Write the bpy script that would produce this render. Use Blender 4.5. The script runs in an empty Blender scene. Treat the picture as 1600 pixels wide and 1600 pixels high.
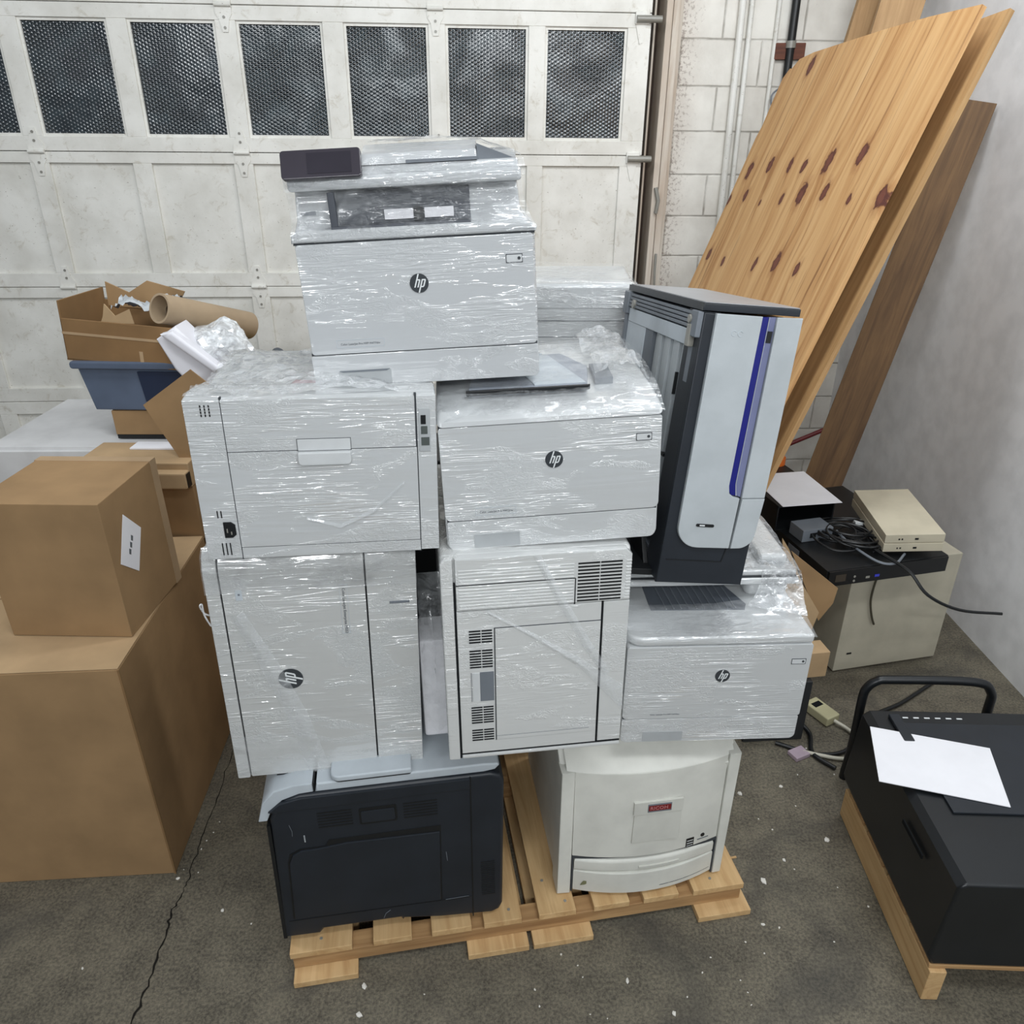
import bpy, bmesh, math, random
from mathutils import Vector, Matrix, Euler, noise
R = math.radians
random.seed(7)
S = bpy.context.scene
COL = S.collection

# ---------------------------------------------------------------- camera, world, lights, exposure
cam_d = bpy.data.cameras.new('camera')
cam_d.sensor_fit = 'HORIZONTAL'; cam_d.sensor_width = 36.0; cam_d.lens = 36.0*1200/1600
cam_d.clip_start = 0.02
cam = bpy.data.objects.new('camera', cam_d); COL.objects.link(cam)
cam.matrix_world = Matrix.Translation((0, 0, 1.88)) @ Matrix.Rotation(R(64), 4, 'X') @ Matrix.Rotation(R(-0.3), 4, 'Z')
S.camera = cam
wd = bpy.data.worlds.new('world'); S.world = wd; wd.use_nodes = True
wd.node_tree.nodes['Background'].inputs[0].default_value = (0.86, 0.93, 1.0, 1)
wd.node_tree.nodes['Background'].inputs[1].default_value = 0.26

def area(name, loc, tgt, sx, sy, power, col=(0.95, 0.98, 1.0)):
    l = bpy.data.lights.new(name, 'AREA'); l.shape = 'RECTANGLE'; l.size = sx; l.size_y = sy
    l.energy = power; l.color = col
    o = bpy.data.objects.new(name, l); COL.objects.link(o); o.location = loc
    o.rotation_euler = (Vector(tgt)-Vector(loc)).to_track_quat('-Z', 'Y').to_euler()
    return o
area('ceiling_tube_behind', (-0.3, -1.9, 2.95), (0.1, 1.4, 0.9), 1.5, 0.13, 42)
area('added_fill_far_left', (-2.2, -4.2, 3.1), (-0.5, 3.0, 1.6), 1.5, 0.16, 34)  # added lamp out of view, raises glints in the window panes
area('added_fill_right', (1.3, -1.6, 3.1), (1.5, 3.0, 0.5), 1.5, 0.16, 34)  # added lamp out of view, brightens the right wall behind the plywood
area('ceiling_tube_front', (0.9, 0.35, 3.3), (0.4, 1.7, 0.7), 1.5, 0.2, 27)
area('ceiling_tube_back', (1.0, 2.35, 3.4), (0.7, 3.0, 1.2), 1.5, 0.25, 34)
area('ceiling_tube_left', (-1.5, 1.6, 3.4), (-0.9, 3.0, 1.3), 1.5, 0.25, 29)
S.view_settings.view_transform = 'Standard'; S.view_settings.look = 'None'
S.view_settings.gamma = 1.0; S.view_settings.use_curve_mapping = False
S.view_settings.exposure = -0.14

# ---------------------------------------------------------------- materials
MC = {}
def srgb(r, g, b):
    f = lambda c: (c/255/12.92) if c/255 <= 0.04045 else ((c/255+0.055)/1.055)**2.4
    return (f(r), f(g), f(b), 1)
def new(name):
    m = bpy.data.materials.new(name); m.use_nodes = True
    nt = m.node_tree; nt.nodes.clear()
    o = nt.nodes.new('ShaderNodeOutputMaterial'); b = nt.nodes.new('ShaderNodeBsdfPrincipled')
    nt.links.new(b.outputs[0], o.inputs[0])
    return m, nt, b, o
def N(nt, t, **k):
    n = nt.nodes.new('ShaderNode'+t)
    for a, v in k.items(): setattr(n, a, v)
    return n
def math_(nt, op, a, b=None, clamp=False):
    n = N(nt, 'Math', operation=op); n.use_clamp = clamp
    for i, v in enumerate((a, b)):
        if v is None: continue
        if isinstance(v, (int, float)): n.inputs[i].default_value = v
        else: nt.links.new(v, n.inputs[i])
    return n.outputs[0]
def coords(nt, scale=(1, 1, 1), rot=(0, 0, 0), loc=(0, 0, 0)):
    t = N(nt, 'TexCoord'); m = N(nt, 'Mapping')
    m.inputs['Scale'].default_value = scale; m.inputs['Rotation'].default_value = rot; m.inputs['Location'].default_value = loc
    nt.links.new(t.outputs['Object'], m.inputs[0]); return m.outputs[0]
def noi(nt, vec, scale, detail=4, rough=0.55, dist=0.0):
    n = N(nt, 'TexNoise'); n.inputs['Scale'].default_value = scale; n.inputs['Detail'].default_value = detail
    n.inputs['Roughness'].default_value = rough; n.inputs['Distortion'].default_value = dist
    nt.links.new(vec, n.inputs['Vector']); return n.outputs[0]
def ramp(nt, fac, stops):
    r = N(nt, 'ValToRGB'); e = r.color_ramp.elements
    while len(e) < len(stops): e.new(0.5)
    for i, (p, c) in enumerate(stops): e[i].position = p; e[i].color = c
    nt.links.new(fac, r.inputs[0]); return r.outputs[0]
def mix(nt, fac, a, b, blend='MIX'):
    n = N(nt, 'MixRGB', blend_type=blend)
    for i, v in ((0, fac), (1, a), (2, b)):
        if isinstance(v, (int, float)): n.inputs[i].default_value = v
        elif isinstance(v, tuple): n.inputs[i].default_value = v
        else: nt.links.new(v, n.inputs[i])
    return n.outputs[0]
def bump(nt, h, strength=0.3, dist=0.002):
    b = N(nt, 'Bump'); b.inputs['Strength'].default_value = strength; b.inputs['Distance'].default_value = dist
    nt.links.new(h, b.inputs['Height']); return b.outputs[0]

def plastic(name, c, rough=0.45, spec=0.5, scuff=0.06):
    if name in MC: return MC[name]
    m, nt, b, o = new(name)
    v = coords(nt); n = noi(nt, v, 9, 5)
    d = tuple(x*(1-scuff*2) for x in c[:3])+(1,)
    nt.links.new(ramp(nt, n, [(0.35, d), (0.6, c)]), b.inputs['Base Color'])
    b.inputs['Roughness'].default_value = rough; b.inputs['Specular IOR Level'].default_value = spec
    nt.links.new(bump(nt, noi(nt, v, 900, 2), 0.08, 0.0005), b.inputs['Normal'])
    MC[name] = m; return m
def streaks(nt, ang=0.0, seed=0.0, along=9.0, across=200.0):
    """height of stretched film: fine broken ridges along the pull, with crumpled patches between taut ones"""
    def ridged(v, det, rough, dist, p):
        n = noi(nt, v, 1.0, det, rough, dist)
        d = math_(nt, 'ABSOLUTE', math_(nt, 'SUBTRACT', n, 0.5))
        q = math_(nt, 'SUBTRACT', 1.0, math_(nt, 'MULTIPLY', d, p), True)
        return math_(nt, 'POWER', q, 2.0)
    a = ridged(coords(nt, (along, 20, across), (0, ang, 0), (seed, seed*1.7, seed*0.3)), 1, 0.5, 0.25, 9.0)
    a2 = ridged(coords(nt, (along*.6, 20, across*.55), (0, ang-0.24, 0), (seed*3, seed, 2)), 1, 0.5, 0.5, 13.0)
    crk = ridged(coords(nt, (38, 38, 75), (0, ang, 0), (seed, 3, 1)), 4, 0.6, 1.6, 6.0)
    m1 = ramp(nt, noi(nt, coords(nt, (3, 3, 6), (0, ang, 0), (seed*2, 0, seed)), 1.2, 3, 0.6, 0.6), [(0.46, (0.0, 0.0, 0.0, 1)), (0.64, (1, 1, 1, 1))])
    m2 = ramp(nt, noi(nt, coords(nt, (3.5, 3, 9), (0, ang+0.2, 0), (seed*5, 4, seed)), 1.2, 3, 0.6, 0.9), [(0.52, (0, 0, 0, 1)), (0.62, (1, 1, 1, 1))])
    base = noi(nt, coords(nt, (2.5, 8, 30), (0, ang, 0), (seed, 1, 1)), 1.0, 3, 0.5, 0.5)
    h = math_(nt, 'MULTIPLY', math_(nt, 'ADD', a, math_(nt, 'MULTIPLY', a2, 0.8)), m1)
    h = math_(nt, 'ADD', h, math_(nt, 'MULTIPLY', math_(nt, 'MULTIPLY', crk, m2), 1.6))
    return math_(nt, 'ADD', h, math_(nt, 'MULTIPLY', base, 1.2))
def wrapped(name, c=srgb(193, 196, 197), ang=0.0, seed=0.0, strength=1.0, dist=0.0032, along=7.0, across=120.0):
    """printer plastic with clear stretch film pulled tight over it (the film is the coat layer)"""
    if name in MC: return MC[name]
    m, nt, b, o = new(name)
    h = streaks(nt, ang, seed, along, across)
    b.inputs['Base Color'].default_value = c
    b.inputs['Roughness'].default_value = 0.5
    b.inputs['Coat Weight'].default_value = 1.0; b.inputs['Coat Roughness'].default_value = 0.10
    b.inputs['Coat IOR'].default_value = 2.25
    nt.links.new(bump(nt, h, strength, dist), b.inputs['Coat Normal'])
    nt.links.new(bump(nt, h, 0.3, 0.0012), b.inputs['Normal'])
    MC[name] = m; return m
def film_mat(name, op=0.22, seed=0.0, ang=0.0, along=12.0, across=110.0, strength=1.0):
    if name in MC: return MC[name]
    m, nt, b, o = new(name)
    h = streaks(nt, ang, seed, along, across)
    b.inputs['Base Color'].default_value = (0.85, 0.88, 0.9, 1); b.inputs['Roughness'].default_value = 0.13
    b.inputs['Specular IOR Level'].default_value = 1.0; b.inputs['Coat Weight'].default_value = 1.0; b.inputs['Coat Roughness'].default_value = 0.08; b.inputs['Coat IOR'].default_value = 1.8
    nt.links.new(bump(nt, h, strength, 0.0030), b.inputs['Normal'])
    t = N(nt, 'BsdfTransparent'); ms = N(nt, 'MixShader')
    n = noi(nt, coords(nt, (1, 1, 1), (0, 0, 0), (seed, 0, 0)), 22, 5, 0.6, 1.6)
    f = math_(nt, 'MULTIPLY_ADD', n, op*2.4); f.node.inputs[2].default_value = -op*0.35; f.node.use_clamp = True
    nt.links.new(f, ms.inputs[0]); nt.links.new(t.outputs[0], ms.inputs[1]); nt.links.new(b.outputs[0], ms.inputs[2])
    nt.links.new(ms.outputs[0], o.inputs[0]); MC[name] = m; return m
def wood(name, c1, c2, axis='y', rough=0.7, scale=1.0):
    if name in MC: return MC[name]
    m, nt, b, o = new(name)
    sc = {'x': (2, 30, 30), 'y': (30, 2, 30), 'z': (30, 30, 2)}[axis]
    v = coords(nt, tuple(s*scale for s in sc))
    a = noi(nt, v, 1.0, 6, 0.6, 1.0); big = noi(nt, coords(nt), 6, 3)
    col = ramp(nt, a, [(0.3, c2), (0.62, c1)])
    col = mix(nt, math_(nt, 'MULTIPLY', big, 0.45), col, tuple(x*0.55 for x in c2[:3])+(1,))
    nt.links.new(col, b.inputs['Base Color']); b.inputs['Roughness'].default_value = rough
    nt.links.new(bump(nt, a, 0.3, 0.002), b.inputs['Normal']); MC[name] = m; return m
def card(name, c):
    if name in MC: return MC[name]
    m, nt, b, o = new(name)
    v = coords(nt); n = noi(nt, v, 5, 4); f = noi(nt, coords(nt, (8, 8, 140)), 1, 2)
    d = tuple(x*0.80 for x in c[:3])+(1,)
    nt.links.new(ramp(nt, n, [(0.35, d), (0.62, c)]), b.inputs['Base Color'])
    b.inputs['Roughness'].default_value = 0.75; b.inputs['Specular IOR Level'].default_value = 0.25
    nt.links.new(bump(nt, f, 0.12, 0.001), b.inputs['Normal']); MC[name] = m; return m

W_PLAIN = plastic('white_plastic', srgb(202, 205, 206), 0.42)
DARK = plastic('charcoal_plastic', srgb(32, 37, 44), 0.42, 0.5, 0.1)
BLACK = plastic('black_plastic', srgb(20, 22, 24), 0.4)
GAP = plastic('seam_shadow_black', srgb(26, 28, 30), 0.8, 0.1)
SEAM = plastic('seam_grey', srgb(70, 73, 76), 0.8, 0.1)
GREYLT = plastic('light_grey_plastic', srgb(186, 194, 200), 0.45)
GRIP = plastic('grip_grey_plastic', srgb(172, 176, 178), 0.45)
GREYMID = plastic('mid_grey_plastic', srgb(112, 118, 125), 0.5)
TLWHITE = plastic('cool_white_plastic', srgb(176, 182, 185), 0.38)
BLUE = plastic('royal_blue_plastic', srgb(14, 20, 112), 0.35)
LAV = plastic('lavender_grey_plastic', srgb(112, 117, 150), 0.35)
CREAM = plastic('cream_plastic', srgb(216, 216, 208), 0.45)
CREAM2 = plastic('cream_plastic_shade', srgb(205, 205, 197), 0.5)
BEIGE = plastic('beige_metal_paint', srgb(182, 176, 158), 0.5)
TEXTM = plastic('label_print_grey', srgb(95, 100, 104), 0.6)
PAPER = plastic('paper_white', srgb(236, 236, 240), 0.7, 0.2, 0.02)
LOGO = plastic('logo_charcoal', srgb(58, 62, 66), 0.35)
SILV = plastic('bright_letter_white', srgb(225, 229, 230), 0.35)
STEEL = plastic('dull_steel', srgb(140, 138, 130), 0.35, 0.8)
RED = plastic('dark_red_paint', srgb(120, 32, 34), 0.4)
ORANGE = plastic('orange_plastic', srgb(215, 105, 30), 0.4)
FILM = film_mat('stretch_film', 0.22, 1.0)
FILM2 = film_mat('stretch_film_bunched', 0.45, 4.0, 0.4, 25, 60)
FILMB = film_mat('stretch_film_band', 0.30, 7.0, 0.9, 9, 60, 0.35)
KRAFT = card('brown_cardboard', srgb(160, 130, 94))
KRAFT_D = card('dull_cardboard', srgb(136, 106, 72))
KRAFT_L = card('light_cardboard', srgb(184, 156, 120))
PINE = wood('pine_pallet_wood', srgb(222, 188, 138), srgb(190, 150, 100), 'y')
PINEX = wood('pine_pallet_stringer', srgb(196, 158, 110), srgb(150, 112, 72), 'x')
PLANK = wood('brown_weathered_plank', srgb(126, 96, 62), srgb(84, 60, 38), 'z')
PLANKL = wood('pale_timber', srgb(196, 160, 116), srgb(160, 124, 84), 'z')

# ---------------------------------------------------------------- mesh helpers
def obj(name, bm, mat, parent=None, smooth=False):
    me = bpy.data.meshes.new(name); bm.normal_update(); bm.to_mesh(me); bm.free()
    me.materials.append(mat)
    if smooth:
        for p in me.polygons: p.use_smooth = True
    o = bpy.data.objects.new(name, me); COL.objects.link(o)
    if parent: o.parent = parent
    return o
def shade_auto(o, deg=35):
    me = o.data
    for p in me.polygons: p.use_smooth = True
    bm = bmesh.new(); bm.from_mesh(me)
    for e in bm.edges:
        if len(e.link_faces) == 2 and e.calc_face_angle(0) > R(deg): e.smooth = False
    bm.to_mesh(me); bm.free()
    w = o.modifiers.new('weighted_normal', 'WEIGHTED_NORMAL'); w.keep_sharp = True; w.weight = 100
    return o
def empty(name, loc, rot=(0, 0, 0), label=None, cat=None, group=None, kind=None):
    o = bpy.data.objects.new(name, None); COL.objects.link(o); o.location = loc; o.rotation_euler = rot
    o.empty_display_size = 0.05
    tag(o, label, cat, group, kind); return o
def tag(o, label=None, cat=None, group=None, kind=None):
    if label: o['label'] = label
    if cat: o['category'] = cat
    if group: o['group'] = group
    if kind: o['kind'] = kind
    return o
def rot_euler(yaw, pit=0, rol=0):
    return Euler((R(pit), R(rol), R(yaw)), 'XYZ')
def add_box(bm, x0, x1, y0, y1, z0, z1, bev=0.0, seg=2, mat=None):
    b = bmesh.new(); bmesh.ops.create_cube(b, size=1)
    for v in b.verts:
        v.co = Vector(((x0+x1)/2+v.co.x*(x1-x0), (y0+y1)/2+v.co.y*(y1-y0), (z0+z1)/2+v.co.z*(z1-z0)))
    if bev > 0: bmesh.ops.bevel(b, geom=b.edges[:], offset=bev, segments=seg, affect='EDGES', profile=0.5)
    if mat is not None: bmesh.ops.transform(b, matrix=mat, verts=b.verts)
    merge(bm, b)
def merge(bm, b):
    t = bpy.data.meshes.new('t'); b.to_mesh(t); b.free(); bm.from_mesh(t); bpy.data.meshes.remove(t)
def add_prism(bm, pts, axis, lo, hi, bev=0.0, seg=2):
    """pts = 2D outline; axis 'y': pts are (x,z); 'x': (y,z); 'z': (x,y)"""
    b = bmesh.new()
    def mk(p, t):
        return {'y': (p[0], t, p[1]), 'x': (t, p[0], p[1]), 'z': (p[0], p[1], t)}[axis]
    a = [b.verts.new(mk(p, lo)) for p in pts]; c = [b.verts.new(mk(p, hi)) for p in pts]
    n = len(pts); caps = [b.faces.new(a), b.faces.new(c[::-1])]
    for i in range(n): b.faces.new((a[i], c[i], c[(i+1) % n], a[(i+1) % n]))
    bmesh.ops.recalc_face_normals(b, faces=b.faces)
    if bev > 0:
        ed = set()
        for f in caps: ed.update(f.edges)
        bmesh.ops.bevel(b, geom=list(ed), offset=bev, segments=seg, affect='EDGES', profile=0.5)
    merge(bm, b)
def rr(x0, x1, z0, z1, r, seg=6):
    """rounded rectangle outline; r = one radius or (bl, br, tr, tl)"""
    if not isinstance(r, (tuple, list)): r = (r,)*4
    out = []
    for (cx, cz, a0, q) in ((x0+r[0], z0+r[0], 180, r[0]), (x1-r[1], z0+r[1], 270, r[1]), (x1-r[2], z1-r[2], 0, r[2]), (x0+r[3], z1-r[3], 90, r[3])):
        if q <= 0: out.append((cx, cz)); continue
        for i in range(seg+1):
            a = R(a0+90*i/seg); out.append((cx+q*math.cos(a), cz+q*math.sin(a)))
    return out
def part(name, parent, mat, *shapes, auto=True, label=None):
    """shapes: ('b',x0,x1,y0,y1,z0,z1,bev) or ('p',pts,axis,lo,hi,bev)"""
    bm = bmesh.new()
    for s in shapes:
        if s[0] == 'b': add_box(bm, *s[1:])
        elif s[0] == 'p': add_prism(bm, *s[1:])
        elif s[0] == 'm': merge(bm, s[1])
    o = obj(name, bm, mat, parent)
    if auto: shade_auto(o)
    if label: o['label'] = label
    return o
def tube_bm(pts, r, seg=8, closed=False):
    b = bmesh.new(); rings = []
    pts = [Vector(p) for p in pts]; n = len(pts); prev = None
    for i, p in enumerate(pts):
        d = (pts[min(i+1, n-1)]-pts[max(i-1, 0)]).normalized()
        up = Vector((0, 0, 1)) if abs(d.z) < 0.9 else Vector((1, 0, 0))
        if prev is not None: up = prev
        s = d.cross(up).normalized(); u = s.cross(d).normalized(); prev = u
        rings.append([b.verts.new(p+(s*math.cos(a)+u*math.sin(a))*r) for a in [2*math.pi*k/seg for k in range(seg)]])
    for i in range(n-1):
        for k in range(seg): b.faces.new((rings[i][k], rings[i][(k+1) % seg], rings[i+1][(k+1) % seg], rings[i+1][k]))
    b.faces.new(rings[0][::-1]); b.faces.new(rings[-1])
    return b
def spline(pts, n=10):
    P = [Vector(p) for p in pts]; P = [2*P[0]-P[1]]+P+[2*P[-1]-P[-2]]; out = []
    for i in range(1, len(P)-2):
        for k in range(n):
            t = k/n; a, b, c, d = P[i-1], P[i], P[i+1], P[i+2]
            out.append(0.5*((2*b)+(c-a)*t+(2*a-5*b+4*c-d)*t*t+(3*b-a-3*c+d)*t**3))
    out.append(P[-2]); return out
def tube(name, pts, r, mat, parent=None, seg=8, smooth_n=0):
    if smooth_n: pts = spline(pts, smooth_n)
    o = obj(name, tube_bm(pts, r, seg), mat, parent); shade_auto(o, 50); return o
def sheet(name, rows, mat, parent, amp=0.006, freq=14, seed=0, sub=5, ridge=0.5, smooth=True, thick=0.0):
    """film surface lofted through rows of points, subdivided and crumpled"""
    rows = [[Vector(p) for p in r] for r in rows]
    def lerp_row(r, n):
        out = []
        for i in range(len(r)-1):
            for k in range(n): out.append(r[i].lerp(r[i+1], k/n))
        out.append(r[-1]); return out
    rows = [lerp_row(r, sub) for r in rows]
    cols = [lerp_row([r[j] for r in rows], sub) for j in range(len(rows[0]))]
    nu, nv = len(cols), len(cols[0]); b = bmesh.new(); g = []
    for i in range(nu):
        g.append([])
        for j in range(nv):
            p = cols[i][j]; q = p*freq+Vector((seed*3.1, seed, 0))
            nr = noise.noise(q)*(1-ridge)+(0.5-abs(noise.noise(q*1.9)))*2*ridge*0.6
            i2, j2 = min(i+1, nu-1), min(j+1, nv-1)
            t1 = cols[i2][j]-cols[max(i-1, 0)][j]; t2 = cols[i][j2]-cols[i][max(j-1, 0)]
            nn = t1.cross(t2)
            if nn.length > 1e-9: nn.normalize()
            g[i].append(b.verts.new(p+nn*nr*amp))
    for i in range(nu-1):
        for j in range(nv-1): b.faces.new((g[i][j], g[i+1][j], g[i+1][j+1], g[i][j+1]))
    if thick > 0:
        bmesh.ops.recalc_face_normals(b, faces=b.faces)
        bmesh.ops.solidify(b, geom=b.faces[:], thickness=thick)
    o = obj(name, b, mat, parent, smooth); return o
def text_bm(s, size, shear=0.0, extr=0.0003, align='LEFT', space=1.0):
    c = bpy.data.curves.new('t', 'FONT'); c.body = s; c.size = size; c.shear = shear; c.extrude = extr; c.align_x = align
    c.space_character = space; c.resolution_u = 2
    o = bpy.data.objects.new('t', c); COL.objects.link(o)
    dg = bpy.context.evaluated_depsgraph_get(); me = bpy.data.meshes.new_from_object(o.evaluated_get(dg))
    b = bmesh.new(); b.from_mesh(me); bpy.data.meshes.remove(me); bpy.data.objects.remove(o); bpy.data.curves.remove(c)
    return b
def text(name, s, size, loc, mat, parent, rotz=0.0, **k):
    """text on a face looking toward local -y; rotz = roll in the face plane"""
    b = text_bm(s, size, **k)
    bmesh.ops.transform(b, matrix=Matrix.Translation(loc) @ Matrix.Rotation(R(rotz), 4, 'Y') @ Matrix.Rotation(R(90), 4, 'X'), verts=b.verts)
    return obj(name, b, mat, parent)
def hp_badge(parent, x, z, r, y=-0.0005, rotz=0.0):
    """round dark badge with slanted light letters cut by their stems"""
    M = Matrix.Translation((x, y, z)) @ Matrix.Rotation(R(rotz), 4, 'Y')
    b = bmesh.new()
    pts = [(r*math.cos(2*math.pi*i/40), r*math.sin(2*math.pi*i/40)) for i in range(40)]
    add_prism(b, pts, 'y', -0.0012, 0.0004); bmesh.ops.transform(b, matrix=M, verts=b.verts)
    d = obj('logo_badge', b, LOGO, parent)
    sh = 0.34; w = 0.15
    def st(poly):
        return [((px+sh*pz)*r, pz*r) for px, pz in poly]
    L = []
    L.append([(-0.42, -0.42), (-0.42+w, -0.42), (-0.42+w, 0.97), (-0.42, 0.97)])
    L.append([(-0.42+w, 0.42), (-0.42+w, 0.29), (-0.13, 0.29), (-0.10, 0.26), (-0.10, -0.42), (0.05, -0.42), (0.05, 0.30), (-0.04, 0.42)])
    L.append([(0.17, -0.97), (0.17+w, -0.97), (0.17+w, 0.42), (0.17, 0.42)])
    L.append([(0.32, 0.42), (0.32, 0.29), (0.47, 0.29), (0.49, 0.26), (0.49, -0.26), (0.47, -0.29), (0.32, -0.29), (0.32, -0.42), (0.55, -0.42), (0.64, -0.30), (0.64, 0.30), (0.55, 0.42)])
    b = bmesh.new()
    for p in L:
        q = []
        for (a, c) in st(p):
            k = math.hypot(a, c)
            if k > r*1.0: a, c = a*r/k, c*r/k
            q.append((a, c))
        add_prism(b, q, 'y', -0.0018, -0.0011)
    bmesh.ops.transform(b, matrix=M, verts=b.verts)
    obj('logo_letters', b, SILV, d); return d
def frame2(x0, x1, z0, z1, t, y0, y1):
    return [('b', x0, x1, y0, y1, z0, z0+t), ('b', x0, x1, y0, y1, z1-t, z1), ('b', x0, x0+t, y0, y1, z0+t, z1-t), ('b', x1-t, x1, y0, y1, z0+t, z1-t)]

# ================================================================ SETTING
def floor_mat():
    m, nt, b, o = new('concrete_floor')
    v = coords(nt)
    big = noi(nt, v, 1.3, 4, 0.6, 0.6); mid = noi(nt, v, 9, 6, 0.65); fine = noi(nt, v, 130, 4, 0.7); sp = noi(nt, v, 420, 2, 0.5)
    c = ramp(nt, big, [(0.3, srgb(80, 74, 64)), (0.5, srgb(100, 95, 82)), (0.72, srgb(116, 103, 89))])
    c = mix(nt, 0.6, c, ramp(nt, mid, [(0.38, srgb(56, 52, 45)), (0.62, srgb(122, 115, 99))]))
    c = mix(nt, 0.45, c, ramp(nt, fine, [(0.38, srgb(46, 44, 38)), (0.62, srgb(136, 128, 110))]))
    c = mix(nt, ramp(nt, sp, [(0.70, (0, 0, 0, 1)), (0.76, (0.6, 0.6, 0.6, 1))]), c, srgb(205, 200, 188))
    st = noi(nt, coords(nt, (1, 1, 1), (0, 0, 0), (4.2, 1.3, 0)), 2.6, 5, 0.6, 1.2)
    c = mix(nt, ramp(nt, st, [(0.52, (0, 0, 0, 1)), (0.68, (0.55, 0.55, 0.55, 1))]), c, srgb(62, 60, 56))
    nt.links.new(c, b.inputs['Base Color']); b.inputs['Roughness'].default_value = 0.7
    nt.links.new(bump(nt, math_(nt, 'ADD', fine, mid), 0.35, 0.004), b.inputs['Normal']); return m
fl = part('floor', None, floor_mat(), ('b', -4.0, 2.2, -1.5, 4.9, -0.12, 0.0), auto=False); tag(fl, kind='structure')
# the long crack left of the pallet
cr = [(-0.903, 1.011), (-0.904, 1.128), (-0.91, 1.226), (-0.918, 1.342), (-0.926, 1.395), (-0.922, 1.45), (-0.921, 1.507), (-0.932, 1.62), (-0.938, 1.743), (-0.949, 1.882), (-0.963, 2.03)]
b = bmesh.new(); random.seed(3); L = []
dense = []
for i in range(len(cr)-1):
    for k in range(6):
        t = k/6; dense.append((cr[i][0]*(1-t)+cr[i+1][0]*t+random.uniform(-.005, .005), cr[i][1]*(1-t)+cr[i+1][1]*t))
for (x, y) in dense:
    w = random.uniform(0.0012, 0.0036)*(1 if y < 1.45 else .5); L.append((b.verts.new((x-w, y, 0.0012)), b.verts.new((x+w, y, 0.0012))))
for i in range(len(L)-1): b.faces.new((L[i][0], L[i][1], L[i+1][1], L[i+1][0]))
obj('crack', b, plastic('crack_dirt', srgb(34, 32, 29), 0.9, 0.1), fl)

K = 0.07
def wall_mat():
    m, nt, b, o = new('painted_block_wall')
    tc = N(nt, 'TexCoord'); sep = N(nt, 'SeparateXYZ'); nt.links.new(tc.outputs['Object'], sep.inputs[0])
    x, z = sep.outputs[0], sep.outputs[2]
    cz = math_(nt, 'DIVIDE', math_(nt, 'SUBTRACT', z, 2.314-2.0), 0.2)
    fz = math_(nt, 'FRACT', cz); row = math_(nt, 'FLOOR', cz)
    par = math_(nt, 'MODULO', row, 2.0)
    cx = math_(nt, 'ADD', math_(nt, 'DIVIDE', math_(nt, 'SUBTRACT', x, 1.0-4.0), 0.4), math_(nt, 'MULTIPLY', par, 0.5))
    fx = math_(nt, 'FRACT', cx)
    dz = math_(nt, 'MULTIPLY', math_(nt, 'MINIMUM', fz, math_(nt, 'SUBTRACT', 1.0, fz)), 0.2)
    dx = math_(nt, 'MULTIPLY', math_(nt, 'MINIMUM', fx, math_(nt, 'SUBTRACT', 1.0, fx)), 0.4)
    d = math_(nt, 'MINIMUM', dz, dx)
    wob = noi(nt, coords(nt), 14, 3)
    d2 = math_(nt, 'ADD', d, math_(nt, 'MULTIPLY', math_(nt, 'SUBTRACT', wob, 0.5), 0.006))
    groove = math_(nt, 'DIVIDE', d2, 0.007, True)
    v = coords(nt); n1 = noi(nt, v, 3, 5, 0.6); sp = noi(nt, v, 60, 5, 0.7); 
    c = ramp(nt, n1, [(0.3, srgb(206, 201, 192)), (0.6, srgb(232, 229, 221))])
    # chipped, rusty edge next to the door jamb (a stain with its own shape)
    ex = math_(nt, 'SUBTRACT', 1.0, math_(nt, 'DIVIDE', math_(nt, 'SUBTRACT', x, 0.76), 0.17), True)
    ch = math_(nt, 'MULTIPLY', ramp(nt, math_(nt, 'ADD', sp, math_(nt, 'MULTIPLY', ex, 0.14)), [(0.60, (0, 0, 0, 1)), (0.66, (1, 1, 1, 1))]), math_(nt, 'MULTIPLY', ex, 0.9, True))
    c = mix(nt, ch, c, srgb(112, 96, 86))
    c = mix(nt, math_(nt, 'MULTIPLY', ex, 0.35), c, srgb(190, 172, 160))
    flk = ramp(nt, noi(nt, coords(nt, (1, 1, 1), (0, 0, 0), (9, 2, 5)), 38, 4, 0.6), [(0.70, (0, 0, 0, 1)), (0.73, (0.7, 0.7, 0.7, 1))])
    c = mix(nt, flk, c, srgb(130, 120, 108))
    jn = ramp(nt, noi(nt, coords(nt, (1, 1, 1), (0, 0, 0), (2, 7, 1)), 7, 3), [(0.4, (0.15, 0.15, 0.15, 1)), (0.62, (0.75, 0.75, 0.75, 1))])
    c = mix(nt, math_(nt, 'MULTIPLY', math_(nt, 'SUBTRACT', 1.0, groove), jn), c, srgb(120, 112, 100))
    nt.links.new(c, b.inputs['Base Color']); b.inputs['Roughness'].default_value = 0.55
    h = math_(nt, 'ADD', groove, math_(nt, 'MULTIPLY', sp, 0.25))
    nt.links.new(bump(nt, h, 0.7, 0.006), b.inputs['Normal']); return m
WALLM = wall_mat()
yaw = math.atan(K)
wb = part('wall_back', None, WALLM, ('b', 0.76, 2.3, 0.0, 0.15, -0.1, 4.0), ('b', -4.5, 0.76, 0.20, 0.35, -0.1, 4.0), ('b', -4.5, 0.76, 0.0, 0.2, 2.75, 4.0), auto=False)
wb.location = (0, 4.26, 0); wb.rotation_euler = (0, R(0.75), yaw); tag(wb, kind='structure')
wr = part('wall_right', None, plastic('grey_painted_wall', srgb(240, 241, 243), 0.6), ('b', 1.9, 2.05, -1.5, 4.6, 0.0, 4.0), auto=False); tag(wr, kind='structure')

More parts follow.
